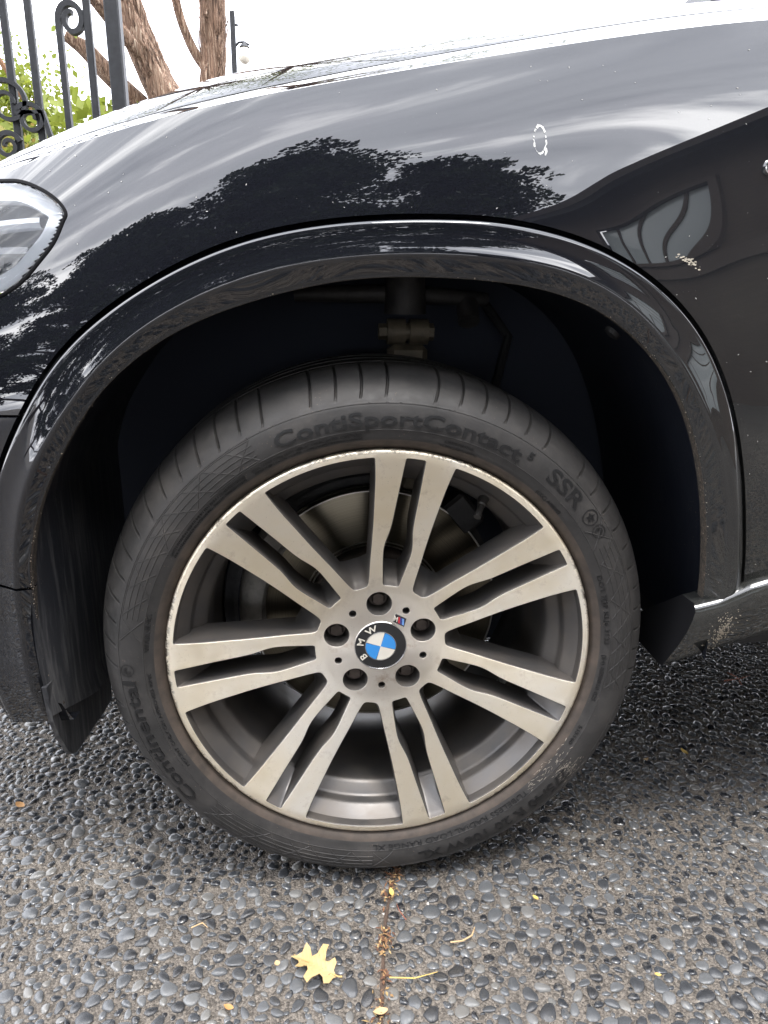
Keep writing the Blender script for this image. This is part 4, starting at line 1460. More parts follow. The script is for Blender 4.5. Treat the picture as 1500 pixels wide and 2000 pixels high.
def tyre():
    q = random.Random(21)
    per = 5.0
    offs = [-0.33, -0.25, -0.12, 0.0, 0.12, 0.25, 0.33, 0.9, 1.8, 2.7, 3.6]
    rows = []
    def dep(o): return 1.0 if abs(o) < 0.15 else (0.7 if abs(o) < 0.26 else 0.0)
    skip = {k for k in range(72) if q.random() < 0.05}
    lens = {k: q.uniform(-0.12, 0.12) for k in range(72)}
    for i, (r, y) in enumerate(SIDE):
        row = []
        s = (i - 19) / 13.0          # 0 at the shoulder line, 1 at the tread edge
        for k in range(72):
            for o in offs:
                ss = min(max(s, -0.2), 1.1)
                th = k * per + o + 2.0 * (ss - 0.4) ** 2 - 1.2 * ss
                d = 0.0
                if 0 <= s <= 1.05 and dep(o) and k not in skip:
                    w = min(1, max(0, (s - 0.06 - lens[k] * 0.5) / 0.12)) * (1.0 if s < 0.9 else 0.8)
                    d = 0.0048 * dep(o) * w
                nr, ny = 0.0, 0.0
                a, b = SIDE[max(i - 1, 0)], SIDE[min(i + 1, len(SIDE) - 1)]
                t = Vector((b[0] - a[0], b[1] - a[1])).normalized()
                n = Vector((t.y, -t.x))           # outward
                rr = r - n.x * d; yy = y - n.y * d
                x, z = rr * math.cos(R(th)), rr * math.sin(R(th))
                zf = -H + 0.0008
                if z < zf + 0.012:
                    # loaded footprint: flattened, the sidewall bulging a little
                    over = zf + 0.012 - z
                    z2 = zf + 0.012 - min(over, 0.012 * (1 - math.exp(-over / 0.012)) if over > 0 else 0)
                    z = max(zf, z2)
                row.append((x, yy - (0.006 * max(0, (-z - 0.25) / 0.11) ** 2 * max(0, 1 - abs(r - 0.31) / 0.05) if y < 0.03 else 0), z))
        rows.append(row)
    mb = MB()
    nc = len(rows[0])
    V = [p for r in rows for p in r]
    F, M = [], []
    for i in range(len(rows) - 1):
        for j in range(nc):
            k = (j + 1) % nc
            F.append((i * nc + j, i * nc + k, (i + 1) * nc + k, (i + 1) * nc + j))
            M.append(1 if i < 7 else 0)
    o = obj('tyre', V, F, [TYRE, BEAD], wheel, True, M, 34)
    return o
ty = tyre()

def surf(r, th_deg, lift):
    x, z = r * math.cos(R(th_deg)), r * math.sin(R(th_deg))
    y = tyre_y(r) - lift
    if z < -0.25 and y < 0.03:
        y -= 0.006 * ((-z - 0.25) / 0.11) ** 2 * max(0, 1 - abs(r - 0.31) / 0.05)
    return (x, y, max(z, -H + 0.002))

def arc_text(name, body, r0, th0, th1, hgt, bold=0.0, lift=0.0009, mat=None, label=None):
    """lettering from angle th0 to th1 (clockwise), feet on radius r0"""
    V, F = text_mesh(body, hgt / 0.70, bold)
    xs = [v.x for v in V]
    L = max(xs) - min(xs); x0 = min(xs)
    span = th0 - th1
    bm = bmesh.new()
    vs = [bm.verts.new(v) for v in V]
    for f in F:
        try: bm.faces.new([vs[i] for i in f])
        except ValueError: pass
    bmesh.ops.triangulate(bm, faces=bm.faces)
    if hgt > 0.01:
        bmesh.ops.subdivide_edges(bm, edges=[e_ for e_ in bm.edges if e_.calc_length() > 0.006], cuts=1)
    # side walls down into the rubber
    bm.faces.ensure_lookup_table()
    be = [e_ for e_ in bm.edges if e_.is_boundary]
    W = []
    def mp(v, lf):
        return surf(r0 + v.y, th0 - span * (v.x - x0) / L, lf)
    bm.verts.index_update()
    W = [mp(v.co, lift) for v in bm.verts]
    n = len(W)
    FF = [tuple(v.index for v in f.verts)[::-1] for f in bm.faces]
    W2 = [mp(v.co, -0.0012) for v in bm.verts]
    for e_ in be:
        a, b = e_.verts[0].index, e_.verts[1].index
        FF.append((a, b, b + n, a + n))
    bm.free()
    o = obj(name, W + W2, FF, mat or LETTER, wheel, False)
    if label: o['label'] = label
    return o

arc_text('sidewall_lettering', 'ContiSportContact', 0.3005, 114.5, 58.8, 0.0170, 0.00045, 0.0011)
arc_text('sidewall_lettering', '5', 0.3110, 57.6, 56.2, 0.0085, 0.0004)
arc_text('sidewall_lettering', 'SSR', 0.3035, 51.0, 40.2, 0.0190, 0.0005, 0.0007)
arc_text('sidewall_lettering', 'Continental', 0.3085, -141.5, -176.5, 0.0170, 0.00035, 0.0010)
arc_text('sidewall_lettering', '275/40 R 20 106W XL', 0.3060, -35.0, -80.0, 0.0150, 0.0004)
SM = TYRE
for body, r0, a0, a1, h in (('CONTINENTAL', 0.2880, 76.5, 69.0, 0.0040), ('TUBELESS RADIAL', 0.2828, 77.5, 68.0, 0.0030), ('(CCC) A000403', 0.2840, 50.5, 42.0, 0.0052), ('DOT 7J3P KLJ6 3123', 0.2890, 22.0, 2.5, 0.0058), ('(E4) 0258810 02S', 0.2880, -0.5, -14.0, 0.0052), ('515160', 0.2880, -22.0, -28.0, 0.0050),
                            ('MAX LOAD 925kg (2039 LBS) AT 340kPa (50 PSI) MAX PRESS', 0.2900, 122.0, 95.5, 0.0030), ('TREAD PLIES 2 RAYON + 2 STEEL + 2 POLYAMIDE SIDEWALL 2 RAYON', 0.2855, 122.0, 95.5, 0.0030), ('SAFETY WARNING SERIOUS INJURY MAY RESULT FROM TIRE FAILURE', 0.2900, 150.0, 124.0, 0.0032), ('DUE TO UNDERINFLATION OVERLOADING - FOLLOW OWNERS MANUAL', 0.2855, 150.0, 124.0, 0.0032), ('WARNING', 0.2890, 176.0, 166.0, 0.0060),
                            ('MOUNT ONLY ON APPROVED RIMS', 0.2890, -178.0, -150.0 + 0, 0.0040), ('TUBELESS RADIAL LOAD RANGE XL', 0.2885, -46.0, -92.0, 0.0070)):
    if a1 > a0: a1 = a0 - (a1 - a0) if False else a0 - 0.0
    if abs(a0 - a1) < 0.01:
        a0, a1 = -150.0, -178.0
    arc_text('small_lettering', body, r0, a0, a1, h, 0.0, 0.0006, LETTER)

def ring_logo(name, th, r, size, star):
    bm = MB()
    n = 28
    for ro, ri in ((size, size * 0.88),):
        rows = []
        for k in (ro, ri):
            rows.append([surf(r + k * math.sin(2 * math.pi * j / n), th - math.degrees(k * math.cos(2 * math.pi * j / n) / r), 0.0008) for j in range(n)])
        bm.grid(rows[::-1], 0, True)
    if star:
        P = []
        for j in range(10):
            k = size * (0.68 if j % 2 == 0 else 0.3)
            a = math.pi / 2 + j * math.pi / 5
            P.append(surf(r + k * math.sin(a), th - math.degrees(k * math.cos(a) / r), 0.0009))
        c = surf(r, th, 0.0009)
        bm.add([c] + P, [(0, 1 + (j + 1) % 10, 1 + j) for j in range(10)])
    else:
        for f in (0.25, 0.5):
            rows = []
            for k in (size * f + 0.0006, size * f - 0.0006):
                rows.append([surf(r + k * math.sin(j * 0.3), th - math.degrees(k * math.cos(j * 0.3) / r), 0.0009) for j in range(16)])
            bm.grid(rows[::-1])
    bm.build(name, LETTER, wheel, False)
ring_logo('star_mark', 36.6, 0.3135, 0.0105, True)
ring_logo('runflat_mark', 32.6, 0.3135, 0.0090, False)
ring_logo('horse_ring', -179.3, 0.3165, 0.0085, False)

def hatching():
    mb = MB()
    def line(p, q_, w=0.00055, lift=0.0006):
        n = 10
        d = Vector((R(q_[1] - p[1]) * 0.312, q_[0] - p[0])).normalized()
        nn = Vector((-d.y, d.x)) * w
        rows = []
        for s, l in ((-1.6, -0.0002), (-0.6, lift), (0.6, lift), (1.6, -0.0002)):
            row = []
            for k in range(n + 1):
                t = k / n
                r = p[0] + (q_[0] - p[0]) * t + nn.y * s
                th = p[1] + (q_[1] - p[1]) * t + math.degrees(nn.x * s / 0.312)
                row.append(surf(r, th, l))
            rows.append(row)
        mb.grid(rows)
    for a0, a1 in ((-10, 29), (119, 168), (-137, -92)):
        lo, hi = 0.2985, 0.3245
        line((lo, a0), (lo, a0 + 14)); 
        n = 8
        for k in range(n + 1):
            a = a0 + (a1 - a0) * k / n
            line((lo, a), (hi, a + 5.5))
            if k < n: line((hi, a), (hi, a + (a1 - a0) / n))
            if k % 2 == 0: line((lo, a + 5.5), (hi, a))
        for rr in (0.305, 0.3115, 0.318):
            for k in range(3):
                line((rr, a0 + (a1 - a0) * k / 3), (rr, a0 + (a1 - a0) * (k + 1) / 3))
    # thin moulded rings
    for rr in (0.2962, 0.3262):
        for k in range(36):
            line((rr, k * 10), (rr, k * 10 + 10), 0.0004, 0.0005)
    # small vent pips
    q = random.Random(4)
    for k in range(60):
        th = q.uniform(0, 360); rr = q.choice([0.327, 0.2955, q.uniform(0.285, 0.33)])
        c = surf(rr, th, 0.0)
        s = 0.0006
        mb.add([(c[0] - s, c[1], c[2] - s), (c[0] + s, c[1], c[2] - s), (c[0] + s, c[1], c[2] + s), (c[0] - s, c[1], c[2] + s), (c[0], c[1] - 0.0016, c[2])], [(0, 1, 4), (1, 2, 4), (2, 3, 4), (3, 0, 4)])
    o = mb.build('sidewall_hatching', TYRE, wheel, True, 30)
hatching()

def scuff():
    # pale scrape where the tyre and lip touched a kerb
    q = random.Random(8)
    mb = MB()
    for _ in range(150):
        th = q.gauss(-33.5, 2.0); r = q.choice([q.gauss(0.318, 0.006), q.gauss(0.300, 0.008), q.uniform(0.280, 0.292)])
        r = min(0.334, max(0.279, r))
        if r < 0.296: th = q.gauss(-37, 4.0)
        L = q.uniform(0.2, 1.3); w = q.uniform(0.0001, 0.00045)
        a = q.gauss(0, 0.0012)
        P = []
        for t in (0, 0.33, 0.66, 1.0):
            for sg in (-1, 1):
                P.append(surf(r + a * t + sg * w * math.sin(math.pi * min(.9, t + .1)), th - L * t, 0.0012))
        mb.add(P, [(0, 1, 3, 2), (2, 3, 5, 4), (4, 5, 7, 6)])
    o = mb.build('kerb_scuff', simple('pale_scrape', (0.30, 0.265, 0.22), 0.85), wheel, False)
    o['kind'] = 'stuff'
scuff()

def brakes():
    c = (0, 0, 0)
    b = MB()
    b.revolve([(0.100, 0.0960), (0.101, 0.0945), (0.1025, 0.0938), (0.1760, 0.0938), (0.1785, 0.0945), (0.1795, 0.0960), (0.1795, 0.104)], 160)
    b.revolve([(0.1795, 0.116), (0.1795, 0.124), (0.10, 0.125)], 160)
    b.build('brake_disc', DISC, wheel, True, 30)
    b = MB()
    for rr in (0.1790, 0.1035, 0.0985):
        b.revolve([(rr - 0.0012, 0.0942), (rr - 0.0006, 0.0928), (rr + 0.0008, 0.0928), (rr + 0.0014, 0.0942)], 160)
    b.build('disc_edge', simple('bright_disc_edge', (0.5, 0.49, 0.47), 0.3, 1.0), wheel)
    b = MB()
    b.revolve([(0.0, 0.084), (0.084, 0.084), (0.089, 0.0855), (0.092, 0.089), (0.0955, 0.110)], 90)
    b.build('disc_hat', RUST, wheel)
    b = MB()
    b.revolve([(0.178, 0.150), (0.196, 0.150), (0.199, 0.147), (0.199, 0.140)], 90, 0, (0, 0, 0), 62, 135)
    b.revolve([(0.08, 0.135), (0.19, 0.140)], 90)
    b.build('dust_shield', DARKCAST, wheel)
    # caliper embracing the disc at the front
    b = MB()
    a0, a1 = 139, 201
    prof = [(0.158, 0.092), (0.159, 0.080), (0.163, 0.0735), (0.178, 0.0725), (0.188, 0.077), (0.196, 0.090), (0.199, 0.120), (0.196, 0.160), (0.18, 0.17)]
    b.revolve(prof, 40, 0, (0, 0, 0), a0 + 12, a1 - 4)
    b.build('caliper', CALIPER, wheel, True, 40)
    b = MB()
    b.revolve([(0.163, 0.086), (0.160, 0.078), (0.170, 0.0700), (0.194, 0.0740), (0.201, 0.086), (0.201, 0.11)], 30, 0, (0, 0, 0), 134, 152)
    b.build('caliper_bracket', CALIPER, wheel, True, 40)
    b = MB()
    b.revolve([(0.199, 0.100), (0.2045, 0.098), (0.2195, 0.105), (0.2195, 0.150)], 50, 0, (0, 0, 0), 158, 206)
    m = mat_cast('gritty_black_shield', (0.016, 0.017, 0.02), (0.06, 0.06, 0.062), 0.0, 0.75, 95)
    b.build('splash_shield', m, wheel, True)
    b = MB()
    b.bbox((0.128, 0.170, 0.142), (0.020, 0.020, 0.028), 0.005, Matrix.Rotation(R(-40), 3, 'Y'))
    b.build('sensor_bracket', DARKCAST, wheel, True, 30)
    b = MB()
    b.bbox((0.062, 0.190, 0.186), (0.022, 0.012, 0.022), 0.007, Matrix.Rotation(R(20), 3, 'Y'))
    b.build('knuckle_lug', ARM, wheel, True, 30)
    b = MB(); b.revolve([(0.0, 0.066), (0.070, 0.066), (0.072, 0.068), (0.073, 0.146)], 60); b.build('hub_flange', RUST, wheel)
    for o in wheel.children:
        if o.name.split('.')[0] in ('brake_disc', 'disc_edge', 'disc_hat', 'dust_shield', 'caliper', 'caliper_bracket', 'splash_shield'):
            o.location.y = 0.058
brakes()

# ------------------------------------------------------------------ wrought-iron fence
FY = 2.2
fence = empty('iron_fence', (-1.2, FY, 0))
tag(fence, 'dark painted wrought iron fence with scrolls beyond the bonnet', 'fence')
def FP(x, z, dy=0.0): return (x + 1.2, dy, z)
def fence_build():
    xs = [-1.55, -1.455, -1.36, -1.265, -1.17, -1.085, -0.985, -0.885]
    for i, x in enumerate(xs):
        if i == 6: continue
        MB().bbox((x + 1.2, 0, 1.1), (0.0125, 0.0125, 1.1), 0.003).build('bar', IRON, fence, False)
    MB().bbox((-0.795 + 1.2, 0, 1.15), (0.026, 0.026, 1.15), 0.005).build('post', IRON, fence, False)
    MB().bbox((-1.65 + 1.2, 0, 1.15), (0.026, 0.026, 1.15), 0.005).build('post', IRON, fence, False)
    for z in (0.25, 1.02):
        MB().bbox((-1.22 + 1.2, 0.0, z), (0.40, 0.010, 0.018), 0.003).build('rail', IRON, fence, False)
    def scroll(pts, w=0.011, d=0.013, name='scroll', taper=True):
        rows = []
        P = [Vector(p) for p in pts]
        n = len(P)
        for i, p in enumerate(P):
            t = (P[min(i + 1, n - 1)] - P[max(i - 1, 0)]).normalized()
            a = Vector((-t.z, 0, t.x))
            ww = w * (1 - 0.35 * i / n if taper else 1)
            rows.append([p + a * ww + Vector((0, -d, 0)), p + a * ww + Vector((0, d, 0)), p - a * ww + Vector((0, d, 0)), p - a * ww + Vector((0, -d, 0))])
        mb = MB().grid(rows, 0, True)
        mb.f += [(3, 2, 1, 0), tuple(range(len(mb.v) - 4, len(mb.v)))]; mb.m += [0, 0]
        mb.build(name, IRON, fence, True, 40)
    # bar that ends in a crook: up, over to the right and curled in
    pts = [FP(-0.985, z) for z in np.linspace(0.0, 1.70, 12)]
    cx, cz = -0.985 + 0.046, 1.70
    for k in range(1, 34):
        a = 180 - k * 14
        r = 0.046 * (1 - 0.62 * k / 34)
        pts.append(FP(cx + r * math.cos(R(a)), cz + 0.008 + r * math.sin(R(a)) * 1.25))
    scroll(pts)
    def spiral(cx, cz, r0, turns, a0, sgn=1, tail=None, w=0.0085):
        pts = list(tail or [])
        N_ = int(turns * 26)
        for k in range(N_):
            a = a0 + sgn * 360 * turns * k / N_
            r = r0 * (1 - 0.75 * k / N_)
            pts.append(FP(cx + r * math.cos(R(a)), cz + r * math.sin(R(a)), -0.014))
        scroll(pts, w, 0.011)
    # curls low on the fence panel
    spiral(-1.19, 1.435, 0.085, 1.6, 200, -1, [FP(-1.25, 1.15, -0.014), FP(-1.28, 1.3, -0.014)])
    spiral(-1.115, 1.385, 0.055, 1.5, 160, -1, [FP(-1.02, 1.17, -0.014), FP(-1.04, 1.28, -0.014), FP(-1.07, 1.41, -0.014)][::1])
    spiral(-1.205, 1.295, 0.048, 1.5, 20, 1)
    spiral(-1.095, 1.27, 0.038, 1.4, 200, 1)
    spiral(-1.33, 1.35, 0.07, 1.5, -10, 1)
fence_build()

# ------------------------------------------------------------------ trees, shrubs and lamp beyond the car
def leaf_quads(mb, centre, n, spread, size, q, elong=1.8, flat=0.0):
    for _ in range(n):
        p = Vector(centre) + Vector((q.gauss(0, spread[0]), q.gauss(0, spread[1]), q.gauss(0, spread[2])))
        d = Vector((q.gauss(0, 1), q.gauss(0, 1), q.gauss(0, 1) * (1 - flat))).normalized()
        s = d.cross(Vector((q.gauss(0, 1), q.gauss(0, 1), q.gauss(0, 1)))).normalized()
        L = size * q.uniform(0.6, 1.3)
        W = L / elong * 0.5
        mb.add([p, p + d * L * 0.45 + s * W, p + d * L, p + d * L * 0.45 - s * W], [(0, 1, 2, 3)])

def bark_tube(pts, rads, n=14, seed=0, amp=0.16):
    mb = MB()
    P = [Vector(p) for p in pts]
    # refine path
    Q, RR = [], []
    for i in range(len(P) - 1):
        k = 10
        for j in range(k):
            t = j / k
            Q.append(P[i].lerp(P[i + 1], t)); RR.append(rads[i] + (rads[i + 1] - rads[i]) * t)
    Q.append(P[-1]); RR.append(rads[-1])
    Q2 = [Q[i] if i in (0, len(Q) - 1) else sum((Q[max(0, min(len(Q) - 1, i + d))] for d in range(-4, 5)), Vector()) / 9 for i in range(len(Q))]
    def jit(i, th, p):
        return 1 + amp * noise.noise(Vector((math.cos(th) * 2.2 + seed, math.sin(th) * 2.2, p.z * 1.6))) + amp * 0.7 * noise.noise(Vector((math.cos(th) * 6 + seed, math.sin(th) * 6, p.z * 5)))
    mb.tube(Q2, RR, n, 0, jit)
    return mb

def trunk_trees():
    def strips(tr, pts, rads, n, seed):
        q = random.Random(seed)
        mb = MB()
        for _ in range(n):
            i = q.randrange(len(pts) - 1); t = q.random()
            p = Vector(pts[i]).lerp(Vector(pts[i + 1]), t); r = rads[i] + (rads[i + 1] - rads[i]) * t
            th = q.uniform(0, 6.28); L = q.uniform(0.05, 0.22); w = q.uniform(0.006, 0.016)
            dr = Vector((math.cos(th), math.sin(th), 0)); ta = Vector((-math.sin(th), math.cos(th), 0))
            up = (Vector(pts[i + 1]) - Vector(pts[i])).normalized()
            a = p + dr * r * 0.98; b = a + up * L + dr * q.uniform(0.0, 0.025)
            m = a.lerp(b, 0.5) + dr * 0.012
            mb.add([a - ta * w, a + ta * w, m + ta * w, b + ta * w * .4, b - ta * w * .4, m - ta * w], [(0, 1, 2, 5), (5, 2, 3, 4)])
        return mb
    def crown(tr, base, q, n, leafmat):
        mb = MB(); br = MB()
        for _ in range(n):
            c = Vector(base) + Vector((q.gauss(0, 1.0), q.gauss(0, 0.9), q.uniform(0.3, 2.2)))
            br.tube([Vector(base), Vector(base).lerp(c, 0.5) + Vector((0, 0, 0.1)), c], [0.03, 0.018, 0.006], 6)
            leaf_quads(mb, c, 160, (0.34, 0.34, 0.16), 0.07, q, 2.4)
        br.build('branch', BARK, tr)
        mb.build('crown', leafmat, tr, False)
    q = random.Random(31)
    # leaning trunk behind the fence post
    t1 = empty('bark_tree', (-1.0, 4.5, 0))
    tag(t1, 'leaning tree trunk with stringy brown bark just right of the fence post', 'tree')
    off = Vector((1.0, -4.5, 0))
    pts = [Vector(p) + off for p in ((-0.92, 4.5, 0), (-0.94, 4.5, 1.2), (-0.985, 4.5, 1.8), (-1.08, 4.5, 2.05), (-1.20, 4.5, 2.3), (-1.30, 4.5, 2.62), (-1.42, 4.5, 3.1), (-1.5, 4.5, 4.2))]
    rd = [0.19, 0.16, 0.15, 0.105, 0.10, 0.10, 0.09, 0.07]
    tm = bark_tube(pts, rd, 16, 1.0); st = strips(t1, pts, rd, 130, 1); tm.add(st.v, st.f)
    tm.build('trunk', BARK, t1)
    b = [Vector(p) + off for p in ((-1.16, 4.45, 2.18), (-1.32, 4.3, 2.36), (-1.44, 4.2, 2.50), (-1.6, 4.1, 2.75))]
    bark_tube(b, [0.04, 0.038, 0.034, 0.02], 10, 2.0).build('branch', BARK, t1)
    b = [Vector(p) + off for p in ((-1.22, 4.55, 1.95), (-1.38, 4.45, 2.08), (-1.50, 4.4, 2.22), (-1.61, 4.35, 2.27))]
    bark_tube(b, [0.06, 0.058, 0.052, 0.03], 10, 3.0).build('stub_branch', BARK, t1)
    crown(t1, pts[-1], q, 26, GREENLEAF)
    # upright trunk further right
    t2 = empty('bark_tree', (-0.78, 5.0, 0))
    tag(t2, 'upright forked tree trunk with peeling bark between the leaning trunk and lamp', 'tree')
    off = Vector((0.78, -5.0, 0))
    pts = [Vector(p) + off for p in ((-0.86, 5.0, 0), (-0.85, 5.0, 1.5), (-0.845, 5.0, 2.1), (-0.80, 5.0, 2.35), (-0.79, 5.0, 2.65), (-0.775, 5.0, 3.3), (-0.7, 5.0, 4.6))]
    rd = [0.14, 0.12, 0.092, 0.090, 0.088, 0.08, 0.06]
    tm = bark_tube(pts, rd, 16, 5.0); st = strips(t2, pts, rd, 110, 2); tm.add(st.v, st.f)
    tm.build('trunk', BARK, t2)
    b = [Vector(p) + off for p in ((-0.82, 5.0, 2.24), (-0.93, 4.95, 2.38), (-1.00, 4.9, 2.55), (-1.03, 4.85, 2.75), (-1.15, 4.8, 3.3))]
    bark_tube(b, [0.034, 0.032, 0.030, 0.028, 0.018], 10, 6.0).build('branch', BARK, t2)
    crown(t2, pts[-1], q, 22, GREENLEAF)
trunk_trees()

def shrub(name, label, cells, seed, size, base, stems, mat=GREENLEAF):
    q = random.Random(seed)
    o = empty(name, base)
    tag(o, label, 'shrub')
    mb = MB()
    for c, n, s in cells:
        leaf_quads(mb, Vector(c) - Vector(base), n, s, size, q, 1.6)
    mb.build('foliage', mat, o, False)
    st = MB()
    for path in stems:
        st.tube([Vector(p) - Vector(base) for p in path], [0.012] * (len(path) - 1) + [0.004], 6)
    st.build('stem', simple('reddish_twig', (0.20, 0.10, 0.05), 0.8), o)
    return o
shrub('shrub', 'bright green leafy shrub behind the leftmost fence bars', [((-1.66, 3.3, 1.60), 2600, (.16, .14, .16)), ((-1.52, 3.3, 1.52), 1500, (.10, .12, .14)), ((-1.62, 3.3, 1.25), 2600, (.24, .15, .20)), ((-1.45, 3.2, 1.72), 120, (.05, .06, .04)), ((-1.7, 3.4, 0.7), 1500, (.25, .2, .3))], 41, 0.034, (-1.62, 3.3, 0),
      [[(-1.62, 3.3, 0), (-1.58, 3.3, 0.8), (-1.5, 3.25, 1.4), (-1.44, 3.2, 1.7)], [(-1.6, 3.3, 0), (-1.68, 3.3, 0.9), (-1.72, 3.2, 1.7)], [(-1.30, 3.1, 1.40), (-1.42, 3.1, 1.58), (-1.55, 3.1, 1.82), (-1.58, 3.1, 2.05)]])
shrub('vine', 'loose climbing vine with large green leaves at the foot of the fence post', [((-1.12, 2.75, 1.50), 60, (.09, .06, .06)), ((-0.96, 2.7, 1.50), 46, (.07, .05, .06)), ((-1.25, 2.7, 1.38), 90, (.12, .06, .07)), ((-1.0, 2.7, 1.2), 160, (.2, .08, .14)), ((-1.35, 2.65, 1.30), 60, (.08, .05, .08))], 42, 0.06, (-1.1, 2.75, 0),
      [[(-1.1, 2.75, 0), (-1.05, 2.75, 0.9), (-0.98, 2.7, 1.55)], [(-1.12, 2.75, 0), (-1.2, 2.75, 0.8), (-1.14, 2.7, 1.62)]])
shrub('bush', 'dry tan and green bush low behind the fence scrolls', [((-1.42, 2.6, 1.24), 220, (.10, .05, .10)), ((-1.30, 2.55, 1.32), 70, (.05, .05, .06))], 43, 0.035, (-1.4, 2.6, 0),
      [[(-1.4, 2.6, 0), (-1.38, 2.6, 0.8), (-1.3, 2.55, 1.42)]], mat_leaf('tan_leaf', (0.35, 0.22, 0.07), (0.30, 0.32, 0.08), 0.4))

def lamp():
    o = empty('lamp_post', (-0.86, 7.0, 0))
    tag(o, 'thin dark lamp post with a white globe hanging on its right', 'lamp post')
    s = MB(); s.bbox((0, 0, 1.64), (0.024, 0.024, 1.64), 0.005)
    s.build('pole', IRON, o, False)
    s = MB(); s.tube([(0.0, 0, 2.98), (0.05, 0, 3.03), (0.10, 0, 3.035), (0.15, 0, 3.01)], [0.012, 0.011, 0.010, 0.008], 8)
    s.build('arm', IRON, o)
    s = MB(); s.revolve([(0.0, 0.0), (0.03, 0.005), (0.065, 0.02), (0.07, 0.028)], 18)
    s = MB()
    rows = []
    for k in range(13):
        a = math.pi * k / 12
        rows.append([(0.10 + 0.064 * math.sin(a) * math.cos(2 * math.pi * j / 20), 0.064 * math.sin(a) * math.sin(2 * math.pi * j / 20), 2.925 + 0.075 * math.cos(a)) for j in range(20)])
    s.grid(rows, 0, True)
    s.build('globe', simple('opal_glass', (0.75, 0.71, 0.62), 0.25), o, True, None)
    s = MB(); s.tube([(0.10, 0, 2.99), (0.10, 0, 3.035)], [0.05, 0.012], 14)
    s.build('globe_cap', IRON, o)
    s = MB(); s.bbox((0.02, 0, 3.17), (0.03, 0.01, 0.008), 0.002)
    s.build('cross_piece', IRON, o, False)
lamp()

# ------------------------------------------------------------------ what stands behind the camera and shows in the paint
def big_tree(loc, hgt, spread, seed, label, pads, trunk_r=0.25):
    q = random.Random(seed)
    t = empty('evergreen_tree', loc)
    tag(t, label, 'tree', None)
    bark_tube([(0, 0, 0), (0.1, 0, hgt * 0.3), (-0.1, 0.05, hgt * 0.6), (0.1, 0, hgt * 0.92)], [trunk_r, trunk_r * 0.8, trunk_r * 0.5, 0.05], 12, seed).build('trunk', BROWNBARK, t)
    mb = MB(); br = MB()
    for k in range(pads):
        f = (k + 0.5) / pads
        z = hgt * (0.12 + 0.88 * f)
        rr = spread * (1.0 - 0.70 * f ** 1.8) * q.uniform(0.25, 1.0)
        a = k * 2.4 + q.uniform(-.5, .5)
        c = Vector((rr * math.cos(a), rr * math.sin(a) * 0.7, z))
        br.tube([(0, 0, z - 0.5), c * 0.5 + Vector((0, 0, (z - 0.2) * 0.5)), c], [0.07, 0.045, 0.015], 6)
        # a flat spreading spray: several lobes side by side, each densely leaved
        for lobe in range(5):
            w = q.uniform(0.30, 0.62)
            lc = c + Vector((q.gauss(0, 0.42), q.gauss(0, 0.32), q.gauss(0, 0.12)))
            for _ in range(int(560 * w)):
                th = q.uniform(0, 6.28); r2 = math.sqrt(q.random()) * w * (1 + 0.18 * math.sin(4 * th + k + lobe))
                p = lc + Vector((r2 * math.cos(th) * 1.25, r2 * math.sin(th), q.gauss(0, 0.05) + 0.20 * (1 - (r2 / w) ** 2)))
                d = Vector((math.cos(th) + q.gauss(0, .7), math.sin(th) + q.gauss(0, .7), q.gauss(0, 0.6))).normalized()
                s = d.cross(Vector((q.gauss(0, .6), q.gauss(0, .6), 1))).normalized()
                L = q.uniform(0.08, 0.17)
                mb.add([p, p + d * L * .5 + s * L * .36, p + d * L, p + d * L * .5 - s * L * .36], [(0, 1, 2, 3)])
    br.build('limb', BROWNBARK, t)
    mb.build('crown', DARKLEAF, t, False)
big_tree((-6.0, -9.0, 0), 10.6, 3.8, 51, 'dark evergreen mirrored in the fender next to the headlight', 76)
big_tree((-2.2, -9.0, 0), 12.2, 3.6, 52, 'tall dark evergreen mirrored in the fender above the middle of the arch', 74)
big_tree((1.4, -10.5, 0), 11.2, 2.8, 53, 'dark layered evergreen mirrored in the fender beside the house reflection', 50)
big_tree((-10.5, -7.5, 0), 8.8, 3.6, 54, 'evergreen mirrored at the far left of the bumper', 48)

